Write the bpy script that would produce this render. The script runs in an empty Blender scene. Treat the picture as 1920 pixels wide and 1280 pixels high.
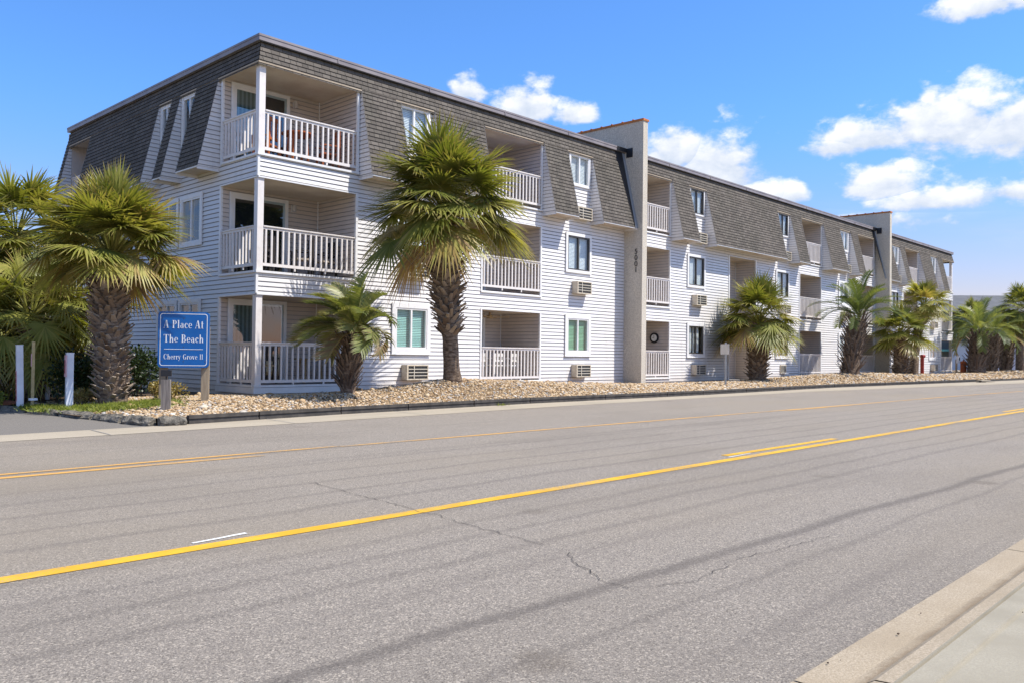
import bpy, math, random
import numpy as np
from mathutils import Matrix, Vector
R_ = math.radians
SC = bpy.context.scene
COL = SC.collection

# ------------------------------------------------------------------ camera
cam_d = bpy.data.cameras.new('camera'); cam = bpy.data.objects.new('camera', cam_d); COL.objects.link(cam)
cam_d.sensor_width = 36.0; cam_d.lens = 1566.618 / 1920 * 36; cam_d.clip_start = 0.1; cam_d.clip_end = 3000
right = (0.6884742, -0.7251655, 0.0117560); up = (-0.0197140, -0.0025083, 0.9998025); fwd = (0.7249928, 0.6885700, 0.0160228)
CAMP = (-10.184133, -17.829663, 0.723709)
cam.matrix_world = Matrix(((right[0], up[0], -fwd[0], CAMP[0]), (right[1], up[1], -fwd[1], CAMP[1]), (right[2], up[2], -fwd[2], CAMP[2]), (0, 0, 0, 1)))
SC.camera = cam

# ------------------------------------------------------------------ light, sky, exposure
SC.view_settings.view_transform = 'Standard'; SC.view_settings.look = 'None'
SC.view_settings.exposure = 0.47; SC.view_settings.gamma = 1.0
SUN = Vector((-0.70, 1.0, -1.85)).normalized()          # direction the light travels
sun_d = bpy.data.lights.new('sun', 'SUN'); sun = bpy.data.objects.new('sun', sun_d); COL.objects.link(sun)
sun_d.energy = 4.6; sun_d.angle = R_(0.53); sun_d.color = (1.0, 0.955, 0.89)
sun.rotation_euler = SUN.to_track_quat('-Z', 'Y').to_euler(); sun.location = (0, -30, 60)


class NG:
    """tiny node-graph helper"""
    def __init__(s, tree): s.t = tree; s.n = tree.nodes; s.l = tree.links
    def put(s, sock, v):
        if v is None: return
        if hasattr(v, 'is_linked'): s.l.new(v, sock)
        else:
            if isinstance(v, (tuple, list)) and len(v) == 3 and sock.type == 'RGBA': v = (*v, 1)
            sock.default_value = v
    def node(s, typ, outs=0, props=None, **ins):
        nd = s.n.new(typ)
        for k, v in (props or {}).items(): setattr(nd, k, v)
        for k, v in ins.items():
            k = k.replace('_', ' ')
            s.put(nd.inputs[int(k[1:])] if k[0] == 'i' and k[1:].isdigit() else nd.inputs[k], v)
        return nd.outputs[outs]
    def m(s, op, a, b=None, c=None, clamp=False):
        nd = s.n.new('ShaderNodeMath'); nd.operation = op; nd.use_clamp = clamp
        s.put(nd.inputs[0], a); s.put(nd.inputs[1], b); s.put(nd.inputs[2], c)
        return nd.outputs[0]
    def mix(s, f, a, b, mode='MIX'):
        nd = s.n.new('ShaderNodeMix'); nd.data_type = 'RGBA'; nd.blend_type = mode
        s.put(nd.inputs[0], f); s.put(nd.inputs[6], a); s.put(nd.inputs[7], b)
        return nd.outputs[2]
    def ramp(s, f, stops):
        nd = s.n.new('ShaderNodeValToRGB'); s.put(nd.inputs[0], f)
        e = nd.color_ramp.elements
        while len(e) < len(stops): e.new(0.5)
        for q, (p, c) in zip(e, stops): q.position = p; q.color = (*c, 1) if isinstance(c, (tuple, list)) else (c, c, c, 1)
        return nd.outputs[0]
    def smooth(s, v, lo, hi, a=0.0, b=1.0):
        nd = s.n.new('ShaderNodeMapRange'); nd.interpolation_type = 'SMOOTHSTEP'
        for i, x in enumerate((v, lo, hi, a, b)): s.put(nd.inputs[i], x)
        return nd.outputs[0]
    def noise(s, vec, scale, detail=4, rough=0.55, dim='3D', outs=0):
        return s.node('ShaderNodeTexNoise', outs, {'noise_dimensions': dim}, Vector=vec, Scale=scale, Detail=detail, Roughness=rough)


W = bpy.data.worlds.new('World'); SC.world = W; W.use_nodes = True
g = NG(W.node_tree); g.n.clear()
sky_n = g.n.new('ShaderNodeTexSky'); sky_n.sky_type = 'NISHITA'; sky_n.sun_disc = False
sky_n.sun_elevation = math.asin(-SUN.z); sky_n.sun_rotation = math.atan2(-SUN.x, -SUN.y)
sky_n.air_density = 1.0; sky_n.dust_density = 0.35; sky_n.ozone_density = 2.2
vec = g.node('ShaderNodeTexCoord', 0)
sep = g.n.new('ShaderNodeSeparateXYZ'); g.l.new(vec, sep.inputs[0])
az = g.m('ARCTAN2', sep.outputs[0], sep.outputs[1]); el = g.m('ARCSINE', sep.outputs[2])
cv = g.node('ShaderNodeCombineXYZ', 0, None, X=az, Y=g.m('MULTIPLY', el, 1.5), Z=0.0)
n1 = g.noise(cv, 15.0, 8, 0.62); n2 = g.noise(cv, 52.0, 6, 0.65)
vb = g.n.new('ShaderNodeTexVoronoi'); vb.feature = 'SMOOTH_F1'; g.put(vb.inputs['Vector'], g.mix(.06, cv, g.noise(cv, 30.0, 3, .5, outs=1))); vb.inputs['Scale'].default_value = 26.0; vb.inputs['Smoothness'].default_value = .5
bil = g.m('SUBTRACT', 0.42, vb.outputs['Distance'])
nz = g.m('ADD', g.m('MULTIPLY', bil, 0.8), g.m('ADD', g.m('MULTIPLY', g.m('SUBTRACT', n1, 0.5), 1.7), g.m('MULTIPLY', g.m('SUBTRACT', n2, 0.5), 0.8)))
#          az     el    r_az  r_up  r_down weight
clouds = [(1.290, 0.241, .090, .056, .028, 1.0), (1.215, .236, .07, .030, .016, .95), (1.365, .232, .09, .052, .030, 1.0),
          (1.185, .232, .05, .014, .010, .85), (1.225, .186, .052, .036, .016, .9), (1.285, .168, .085, .020, .014, .8),
          (1.05, .212, .070, .058, .035, 1.05), (1.005, .235, .045, .044, .03, 1.0), (1.095, .185, .055, .022, .018, .9),
          (.828, .284, .042, .040, .014, 1.05), (.884, .279, .032, .024, .010, 1.0), (.752, .303, .028, .022, .012, .95),
          (1.325, .356, .055, .016, .012, .9), (1.135, .182, .022, .016, .014, .85), (1.36, .172, .07, .012, .010, .8),
          (1.20, .150, .12, .012, .010, .62), (1.46, .20, .10, .05, .03, 1.0), (1.6, .15, .14, .06, .04, 1.0), (2.3, .2, .25, .07, .04, 1.0),
          (-.6, .18, .2, .06, .04, 1.0), (-1.6, .22, .25, .07, .05, 1.0), (2.9, .3, .3, .09, .05, 1.0), (-2.6, .25, .3, .08, .05, 1.0)]
dens = None; shade = None
for (a0, e0, ra, ru, rd, w) in clouds:
    du = g.m('DIVIDE', g.m('SUBTRACT', az, a0), ra)
    de = g.m('SUBTRACT', el, e0)
    dv = g.m('MAXIMUM', g.m('DIVIDE', de, ru), g.m('DIVIDE', de, -rd))
    d = g.m('MULTIPLY', g.m('SUBTRACT', 1.0, g.m('SQRT', g.m('ADD', g.m('MULTIPLY', du, du), g.m('MULTIPLY', dv, dv)))), w)
    d = g.m('MAXIMUM', d, -1.0)
    hgt = g.m('DIVIDE', de, ru)
    if dens is None: dens, shade = d, hgt
    else:
        gt = g.m('GREATER_THAN', d, dens)
        shade = g.m('ADD', g.m('MULTIPLY', gt, hgt), g.m('MULTIPLY', g.m('SUBTRACT', 1.0, gt), shade))
        dens = g.m('MAXIMUM', dens, d)
low = g.m('MULTIPLY', g.smooth(el, 0.02, 0.10, 0.0, 1.0), g.smooth(el, 0.12, 0.20, 1.0, 0.0))
hz = g.noise(g.node('ShaderNodeCombineXYZ', 0, None, X=g.m('MULTIPLY', az, 5.0), Y=g.m('MULTIPLY', el, 26.0), Z=3.0), 1.0, 5, 0.55)
wisp = g.m('MULTIPLY', g.m('MULTIPLY', g.smooth(hz, 0.45, 0.75), low), 0.45)
cov = g.smooth(g.m('ADD', dens, g.m('MULTIPLY', nz, 0.85)), -0.08, 0.50)
cov = g.m('MAXIMUM', cov, wisp)
ccol = g.mix(g.smooth(g.m('ADD', shade, g.m('MULTIPLY', nz, 1.3)), -0.9, 1.1), (5.0, 5.8, 7.2), (9.0, 9.05, 9.2))
grade = g.mix(g.smooth(el, -0.02, 0.30), (1.22, .86, .92), (.80, 1.31, 1.95))
grade = g.mix(g.smooth(el, 0.45, 1.0), grade, (1.65, 1.42, 1.2))
hsv = g.mix(1.0, sky_n.outputs[0], grade, 'MULTIPLY')
fin = g.mix(cov, hsv, ccol)
bg = g.n.new('ShaderNodeBackground'); g.put(bg.inputs[0], fin); bg.inputs[1].default_value = 0.09
wo = g.n.new('ShaderNodeOutputWorld'); g.l.new(bg.outputs[0], wo.inputs[0])

# ------------------------------------------------------------------ materials
MATS = {}
def material(name, base, rough=0.7, spec=0.3, bump=None, metal=0.0, extra=None):
    """base: colour or function(NG)->socket ; bump: function(NG)->(height, strength, dist)"""
    m = bpy.data.materials.new(name); m.use_nodes = True
    q = NG(m.node_tree); p = q.n['Principled BSDF']
    q.put(p.inputs['Base Color'], base(q) if callable(base) else base)
    q.put(p.inputs['Roughness'], rough(q) if callable(rough) else rough)
    p.inputs['Specular IOR Level'].default_value = spec; p.inputs['Metallic'].default_value = metal
    if bump:
        h, st, di = bump(q)
        q.put(p.inputs['Normal'], q.node('ShaderNodeBump', 0, None, Strength=st, Distance=di, Height=h))
    if extra: extra(q, p)
    MATS[name] = m
    return m
def oc(q): return q.node('ShaderNodeTexCoord', 3)
def uvc(q): return q.node('ShaderNodeTexCoord', 2)
def mapped(q, v, sc): return q.node('ShaderNodeMapping', 0, None, Vector=v, Scale=sc)
def vary(c1, c2, scale, lo=.35, hi=.65, detail=5, stretch=None):
    def f(q):
        v = oc(q)
        if stretch: v = mapped(q, v, stretch)
        return q.mix(q.smooth(q.noise(v, scale, detail), lo, hi), c1, c2)
    return f
def grainbump(scale, st=.3, di=.01): return lambda q: (q.noise(oc(q), scale, 3), st, di)

def siding_col(q):
    v = oc(q)
    streak = q.noise(mapped(q, v, (2.5, 2.5, .35)), 1.6, 5)
    board = q.noise(mapped(q, v, (.25, .25, 8.85)), 1.0, 1)
    c = q.mix(q.smooth(streak, .5, .8), (.75, .722, .695), (.61, .58, .545))
    c = q.mix(q.smooth(board, .35, .65), c, (.70, .675, .65))
    s = q.n.new('ShaderNodeSeparateXYZ'); q.l.new(v, s.inputs[0])
    c = q.mix(q.m('MULTIPLY', q.smooth(q.m('ADD', s.outputs[2], q.m('MULTIPLY', q.noise(v, 2.5, 5, .65), .5)), .42, .0), .5), c, (.42, .36, .29))   # splash dirt near the ground
    b = q.n.new('ShaderNodeTexBrick'); q.put(b.inputs['Vector'], q.node('ShaderNodeCombineXYZ', 0, None, X=q.m('ADD', s.outputs[0], q.m('MULTIPLY', s.outputs[1], .83)), Y=s.outputs[2], Z=0.0)); b.offset = .37; b.offset_frequency = 3; b.squash_frequency = 1
    for k_, v_ in (('Scale', 1), ('Brick Width', 3.66), ('Row Height', .113), ('Mortar Size', .004), ('Bias', 0)): b.inputs[k_].default_value = v_
    return q.mix(q.m('MULTIPLY', b.outputs[1], .45), c, (.25, .23, .22))
material('siding', siding_col, .42, .35)
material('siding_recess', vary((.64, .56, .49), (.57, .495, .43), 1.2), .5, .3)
material('groove', (.36, .335, .33), .8)
material('trim_white', vary((.80, .79, .78), (.74, .73, .71), 3), .4, .35)
material('rail_white', vary((.76, .71, .67), (.66, .61, .565), 5, .45, .75), .4, .35)
material('board_tan', vary((.46, .38, .28), (.36, .29, .21), 1.3), .7)
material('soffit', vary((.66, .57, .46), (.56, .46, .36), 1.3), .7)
def shingle_col(q):
    u = uvc(q)
    b = q.n.new('ShaderNodeTexBrick'); q.put(b.inputs['Vector'], u)
    b.offset = .37; b.squash = .7; b.squash_frequency = 3; b.offset_frequency = 2
    b.inputs['Scale'].default_value = 1; b.inputs['Brick Width'].default_value = .235; b.inputs['Row Height'].default_value = .118
    b.inputs['Mortar Size'].default_value = .008; b.inputs['Mortar Smooth'].default_value = .2; b.inputs['Bias'].default_value = 0
    q.put(b.inputs['Color1'], (.192, .168, .142)); q.put(b.inputs['Color2'], (.128, .112, .096)); q.put(b.inputs['Mortar'], (.045, .040, .035))
    n = q.noise(mapped(q, u, (1, 1, 1)), 55, 3); n2 = q.noise(u, .8, 4)
    c = q.mix(q.smooth(n, .3, .7), q.mix(1.0, b.outputs[0], (.72, .72, .74), 'MULTIPLY'), b.outputs[0])
    return q.mix(q.smooth(n2, .35, .7), c, q.mix(1.0, c, (.84, .86, .84), 'MULTIPLY'))
material('shingle', shingle_col, .92, .15, bump=lambda q: (q.noise(uvc(q), 120, 3), .5, .01))
material('fascia_metal', vary((.22, .195, .20), (.28, .25, .25), 1.5), .45, .4)
material('drip_dark', (.09, .085, .08), .6)
material('stucco', lambda q: q.mix(q.smooth(q.noise(oc(q), 38, 4, .7), .38, .62), (.48, .43, .35), q.mix(q.smooth(q.noise(mapped(q, oc(q), (1, 1, .4)), 1.4, 5), .35, .7), (.76, .695, .58), (.64, .585, .49))),
         .9, .15, bump=lambda q: (q.noise(oc(q), 60, 4, .7), .9, .02))
material('terracotta', vary((.56, .20, .06), (.38, .14, .05), 4), .7)
material('flashing', (.30, .33, .36), .4, .5, metal=.3)
material('black_metal', (.018, .019, .022), .4, .4)
material('dark_frame', (.06, .055, .05), .4, .4)
material('foundation', vary((.30, .29, .28), (.22, .21, .21), 2), .9)
def blinds(c1, c2, sp):
    def f(q):
        s = q.n.new('ShaderNodeSeparateXYZ'); q.l.new(oc(q), s.inputs[0])
        w = q.m('FRACT', q.m('MULTIPLY', s.outputs[2], sp))
        return q.mix(q.smooth(w, .62, .95), c1, c2)
    return f
material('blind_white', blinds((.80, .82, .82), (.42, .46, .48), 22), .6)
material('blind_teal', blinds((.34, .62, .56), (.10, .26, .24), 20), .6)
material('blind_green', blinds((.22, .46, .28), (.08, .2, .12), 20), .6)
material('curtain', lambda q: q.mix(q.smooth(q.m('SINE', q.m('MULTIPLY', q.node('ShaderNodeSeparateXYZ', 0, None, Vector=oc(q)), 55.)), -.6, .8), (.16, .2, .18), (.34, .40, .37)), .8)
material('room_dark', (.025, .026, .03), .9)
def glass_mat(name, tint, base_reflect=.06):
    m = bpy.data.materials.new(name); m.use_nodes = True; q = NG(m.node_tree); q.n.clear()
    gm_ = q.n.new('ShaderNodeNewGeometry'); dt = q.n.new('ShaderNodeVectorMath'); dt.operation = 'DOT_PRODUCT'
    q.l.new(gm_.outputs['Normal'], dt.inputs[0]); q.l.new(gm_.outputs['Incoming'], dt.inputs[1])
    f = q.m('ADD', q.m('MULTIPLY', q.m('POWER', q.m('SUBTRACT', 1.0, q.m('ABSOLUTE', dt.outputs['Value'])), 4.0), .85), base_reflect, clamp=True)
    wv = q.node('ShaderNodeBump', 0, None, Strength=.03, Distance=.2, Height=q.noise(oc(q), 1.3, 1))
    t = q.node('ShaderNodeBsdfTransparent', 0, None, Color=tint)
    gl = q.node('ShaderNodeBsdfGlossy', 0, None, Color=(1, 1, 1), Roughness=.02, Normal=wv)
    mx = q.n.new('ShaderNodeMixShader'); q.put(mx.inputs[0], f); q.l.new(t, mx.inputs[1]); q.l.new(gl, mx.inputs[2])
    o = q.n.new('ShaderNodeOutputMaterial'); q.l.new(mx.outputs[0], o.inputs[0]); MATS[name] = m
glass_mat('glass', (.92, .96, .96)); glass_mat('glass_door', (.62, .72, .76), .12)
material('ac_beige', vary((.66, .59, .47), (.55, .47, .35), 6), .5)
material('ac_dark', (.10, .095, .085), .6)
material('ac_slat', (.62, .57, .47), .5)
material('orange_wood', vary((.46, .13, .035), (.30, .075, .02), 12, stretch=(1, 1, .2)), .45, .4)
material('dark_wicker', (.045, .038, .034), .6)
material('cushion', (.42, .35, .28), .9)
material('light_wood', vary((.45, .33, .18), (.35, .24, .12), 8), .6)
material('plastic_white', (.72, .71, .68), .4)
material('blue_cloth', (.05, .14, .55), .8)
material('clock_face', (.75, .75, .72), .5)
material('lamp_glass', (.5, .46, .42), .3)

def asphalt_col(q):
    v = oc(q)
    fine = q.noise(v, 150, 3, .8); vor = q.node('ShaderNodeTexVoronoi', 1, None, Vector=v, Scale=130.)
    base = q.ramp(fine, [(.28, (.105, .10, .098)), (.47, (.215, .205, .20)), (.60, (.31, .297, .285)), (.75, (.48, .46, .43))])
    chips = q.node('ShaderNodeSeparateColor', 0, None, Color=vor)
    base = q.mix(q.m('MULTIPLY', q.smooth(chips, .80, .98), .6), base, (.56, .53, .49))
    base = q.mix(q.m('MULTIPLY', q.smooth(chips, .22, .02), .7), base, (.09, .085, .085))
    st = q.noise(mapped(q, v, (.035, 1.35, 1)), 1.0, 5, .62)
    base = q.mix(q.m('MULTIPLY', q.smooth(st, .56, .72), .42), base, (.12, .112, .115))
    pa = q.noise(mapped(q, v, (.12, .3, 1)), 1.0, 4)
    base = q.mix(q.m('MULTIPLY', q.smooth(pa, .42, .75), .5), base, (.27, .245, .205))
    dv = q.n.new('ShaderNodeTexVoronoi'); q.put(dv.inputs['Vector'], q.mix(.15, v, q.noise(v, 9, 3, outs=1))); dv.inputs['Scale'].default_value = .62; dv.inputs['Randomness'].default_value = 1
    base = q.mix(q.m('MULTIPLY', q.smooth(dv.outputs['Distance'], .10, .02), q.m('MULTIPLY', q.noise(v, 60, 3, .8), .75)), base, (.10, .085, .07))
    big = q.noise(mapped(q, v, (.25, .5, 1)), 1.0, 3)
    base = q.mix(q.m('MULTIPLY', q.smooth(big, .5, .62), .18), base, (.16, .15, .14))
    s = q.n.new('ShaderNodeSeparateXYZ'); q.l.new(v, s.inputs[0])
    wob = q.m('MULTIPLY', q.m('SUBTRACT', q.noise(mapped(q, v, (.5, .1, 1)), 1.0, 3), .5), .22)
    def track(y0, slope, w, k):
        d = q.m('ABSOLUTE', q.m('SUBTRACT', q.m('ADD', s.outputs[1], wob), q.m('ADD', q.m('MULTIPLY', s.outputs[0], slope), y0)))
        d = q.m('ADD', d, q.m('MULTIPLY', q.m('SUBTRACT', q.noise(v, 30, 3), .5), .07))
        return q.m('MULTIPLY', q.smooth(d, w, w * .1), k)
    for args in ((-15.45, -.04, .09, .50), (-15.72, -.012, .05, .25), (-14.35, -.015, .08, .24), (-13.95, -.015, .07, .24), (-13.55, -.01, .08, .2), (-13.05, 0, .10, .22),
                 (-12.25, 0, .09, .26), (-11.75, -.004, .07, .24), (-11.2, -.004, .08, .24), (-10.6, 0, .08, .2), (-10.05, 0, .08, .15), (-7.2, .012, .07, .15)):
        base = q.mix(track(*args), base, (.085, .08, .083))
    return q.mix(1.0, base, (1.045, .963, .852), 'MULTIPLY')
material('asphalt', asphalt_col, .88, .2, bump=lambda q: (q.noise(oc(q), 150, 3, .8), .55, .012))
material('asphalt_drive', lambda q: q.mix(q.smooth(q.noise(oc(q), 120, 3, .8), .35, .65), (.12, .11, .10), (.235, .215, .19)), .9, .2)
def paint(c1, c2, worn):
    def f(q):
        v = oc(q)
        w = q.m('ADD', q.m('MULTIPLY', q.noise(v, 90, 3, .8), .7), q.m('MULTIPLY', q.noise(mapped(q, v, (.8, 4, 1)), 1.2, 4), .5))
        return q.mix(q.smooth(w, worn, worn + .14), q.mix(q.smooth(q.noise(v, 5, 4), .35, .65), c1, c2), (.24, .22, .19))
    return f
material('paint_yellow', paint((.70, .40, .025), (.60, .33, .02), .605), .7)
material('paint_orange', paint((.66, .35, .07), (.58, .32, .09), .565), .75)
material('paint_white', paint((.76, .76, .74), (.66, .66, .64), .72), .7)
material('crack_tar', (.045, .04, .038), .9)
def gutter_col(q):
    v = oc(q)
    c = q.mix(q.smooth(q.noise(v, 110, 3, .75), .35, .7), (.30, .245, .175), q.mix(q.smooth(q.noise(v, 2.2, 5), .35, .7), (.46, .385, .29), (.37, .30, .215)))
    sp = q.n.new('ShaderNodeSeparateXYZ'); q.l.new(v, sp.inputs[0])
    d = q.m('ABSOLUTE', q.m('ADD', sp.outputs[1], 16.675)); d = q.m('ADD', d, q.m('MULTIPLY', q.m('SUBTRACT', q.noise(v, 7, 5, .7), .5), .12))
    c = q.mix(q.m('MULTIPLY', q.smooth(d, .07, .0), .7), c, (.17, .125, .08))      # shade of the kerb face painted brown, mixed with washed-in sand and dirt
    return q.mix(q.m('MULTIPLY', q.smooth(q.noise(v, 16, 5, .7), .56, .75), .35), c, (.22, .17, .115))
material('concrete_tan', gutter_col, .9, .2, bump=grainbump(160, .4, .006))
material('concrete_walk', lambda q: q.mix(q.smooth(q.noise(oc(q), 140, 3, .75), .3, .7), (.29, .26, .205), q.mix(q.smooth(q.noise(oc(q), 2.6, 5), .35, .7), (.38, .345, .27), (.27, .24, .18))), .9, .2, bump=grainbump(180, .25, .005))
material('gutter_far', lambda q: q.mix(q.smooth(q.noise(oc(q), 60, 3, .75), .3, .7), (.33, .285, .22), q.mix(q.smooth(q.noise(mapped(q, oc(q), (.3, 1.5, 1)), 1.5, 5), .35, .7), (.45, .39, .305), (.36, .31, .24))), .9, .2)
material('edging_black', vary((.05, .045, .04), (.085, .075, .065), 6), .7)
material('gravel_base', lambda q: q.mix(q.smooth(q.node('ShaderNodeTexVoronoi', 0, None, Vector=oc(q), Scale=20.), .1, .5), (.34, .25, .155), (.16, .115, .07)), .95, .1)
def stone_col(q):
    s = q.n.new('ShaderNodeSeparateXYZ'); q.l.new(uvc(q), s.inputs[0])
    c = q.ramp(s.outputs[0], [(0, (.19, .125, .075)), (.18, (.38, .25, .13)), (.42, (.52, .375, .22)), (.66, (.62, .49, .32)), (.82, (.45, .30, .17)), (.90, (.66, .58, .46)), (.95, (.32, .32, .33)), (1, (.72, .68, .60))])
    return q.mix(q.m('MULTIPLY', q.noise(oc(q), 60, 2), .5), c, q.mix(1.0, c, (.6, .55, .5), 'MULTIPLY'))
material('stone', stone_col, .85, .2)
material('rock_grey', lambda q: q.mix(q.smooth(q.noise(oc(q), 9, 6, .7), .35, .65), (.08, .075, .065), (.25, .225, .185)), .95, .1, bump=grainbump(14, 1, .05))
material('soil', vary((.12, .08, .05), (.07, .05, .035), 6), .95)
material('mulch', vary((.36, .12, .06), (.2, .07, .04), 25), .95)
material('ground', vary((.30, .27, .20), (.22, .21, .15), .3), .95)

def leaf_mat(name, stops, tip=None, trans=.38, rough=.42, spec=.4):
    m = bpy.data.materials.new(name); m.use_nodes = True; q = NG(m.node_tree); q.n.clear()
    s = q.n.new('ShaderNodeSeparateXYZ'); q.l.new(uvc(q), s.inputs[0])
    c = q.ramp(s.outputs[0], stops)
    if tip: c = q.mix(q.m('MULTIPLY', q.smooth(s.outputs[1], .72, 1.0), .75), c, tip)
    p = q.n.new('ShaderNodeBsdfPrincipled'); q.put(p.inputs['Base Color'], c); p.inputs['Roughness'].default_value = rough; p.inputs['Specular IOR Level'].default_value = spec
    t = q.node('ShaderNodeBsdfTranslucent', 0, None, Color=q.mix(1.0, c, (1.25, 1.2, .55), 'MULTIPLY'))
    mx = q.n.new('ShaderNodeMixShader'); mx.inputs[0].default_value = trans; q.l.new(p.outputs[0], mx.inputs[1]); q.l.new(t, mx.inputs[2])
    o = q.n.new('ShaderNodeOutputMaterial'); q.l.new(mx.outputs[0], o.inputs[0]); MATS[name] = m
leaf_mat('sabal_leaf', [(0, (.06, .08, .016)), (.3, (.14, .165, .03)), (.55, (.27, .275, .06)), (.8, (.45, .40, .12)), (.92, (.38, .25, .10)), (1, (.30, .20, .12))], (.34, .24, .12))
leaf_mat('pindo_leaf', [(0, (.055, .085, .03)), (.4, (.14, .18, .06)), (.65, (.26, .29, .095)), (.85, (.36, .34, .16)), (1, (.32, .22, .13))], (.33, .28, .16))
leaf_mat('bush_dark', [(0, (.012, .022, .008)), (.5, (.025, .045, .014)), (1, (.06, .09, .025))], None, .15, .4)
leaf_mat('bush_gold', [(0, (.14, .13, .03)), (.5, (.32, .26, .09)), (.8, (.45, .34, .14)), (1, (.40, .22, .10))], None, .25)
leaf_mat('ground_green', [(0, (.06, .09, .012)), (.5, (.16, .20, .025)), (1, (.33, .34, .07))], None, .25)
leaf_mat('dry_grass', [(0, (.03, .035, .015)), (.5, (.10, .09, .04)), (1, (.26, .2, .11))], None, .2, .7, .2)
leaf_mat('olive_mass', [(0, (.03, .05, .012)), (.5, (.07, .11, .02)), (1, (.20, .2, .05))], None, .2)
material('boot', lambda q: q.mix(q.m('MULTIPLY', q.noise(oc(q), 26, 4, .7), .9), q.ramp(q.node('ShaderNodeSeparateXYZ', 0, None, Vector=uvc(q)), [(0, (.18, .125, .085)), (.5, (.38, .285, .20)), (1, (.56, .46, .35))]), (.14, .10, .07)), .9, .15)
material('boot_dark', lambda q: q.mix(q.m('MULTIPLY', q.noise(oc(q), 26, 4, .7), .9), q.ramp(q.node('ShaderNodeSeparateXYZ', 0, None, Vector=uvc(q)), [(0, (.09, .065, .05)), (.5, (.22, .165, .125)), (1, (.38, .30, .23))]), (.07, .05, .04)), .9, .15)
material('trunk_bark', lambda q: q.mix(q.smooth(q.noise(mapped(q, oc(q), (9, 9, 22)), 1.0, 5, .7), .35, .68), (.09, .062, .044), (.28, .21, .15)), .95, .1, bump=lambda q: (q.noise(mapped(q, oc(q), (9, 9, 30)), 1.0, 4), .8, .03))
material('sign_blue', vary((.003, .10, .355), (.005, .12, .40), 3), .35, .4)
material('letter_white', (.80, .84, .88), .5)
material('post_wood', vary((.36, .29, .20), (.25, .19, .13), 4, stretch=(6, 6, .6)), .85)
material('post_grey', vary((.27, .24, .21), (.16, .14, .125), 4, stretch=(8, 8, .7)), .9)
material('pvc_white', vary((.74, .76, .80), (.62, .64, .68), 4), .4)
material('label_pink', vary((.66, .42, .42), (.58, .34, .35), 10), .6)
material('label_red', (.34, .05, .06), .6)
material('stake_wood', vary((.50, .40, .20), (.40, .31, .15), 9), .8)
material('galv', vary((.34, .35, .35), (.26, .27, .27), 8), .45, .5, metal=.5)
material('sign_back', vary((.62, .63, .64), (.55, .56, .57), 3), .5, .4)
material('red_paint', vary((.30, .035, .02), (.2, .02, .015), 5), .5)
material('orange_paint', vary((.50, .12, .03), (.38, .09, .03), 5), .5)
material('grey_siding', vary((.20, .205, .205), (.17, .175, .175), 1), .8)
material('grey_roof', vary((.135, .14, .15), (.11, .115, .125), 1.5), .85)
material('white_wall', vary((.62, .64, .70), (.56, .58, .64), .6), .7)
material('teal_awning', (.18, .42, .36), .6)
material('brown_roof', vary((.30, .22, .16), (.24, .18, .13), 1.5), .85)
material('tan_wall', vary((.52, .47, .40), (.45, .41, .35), .8), .8)
material('window_dark', (.04, .05, .06), .08, .6)


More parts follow.
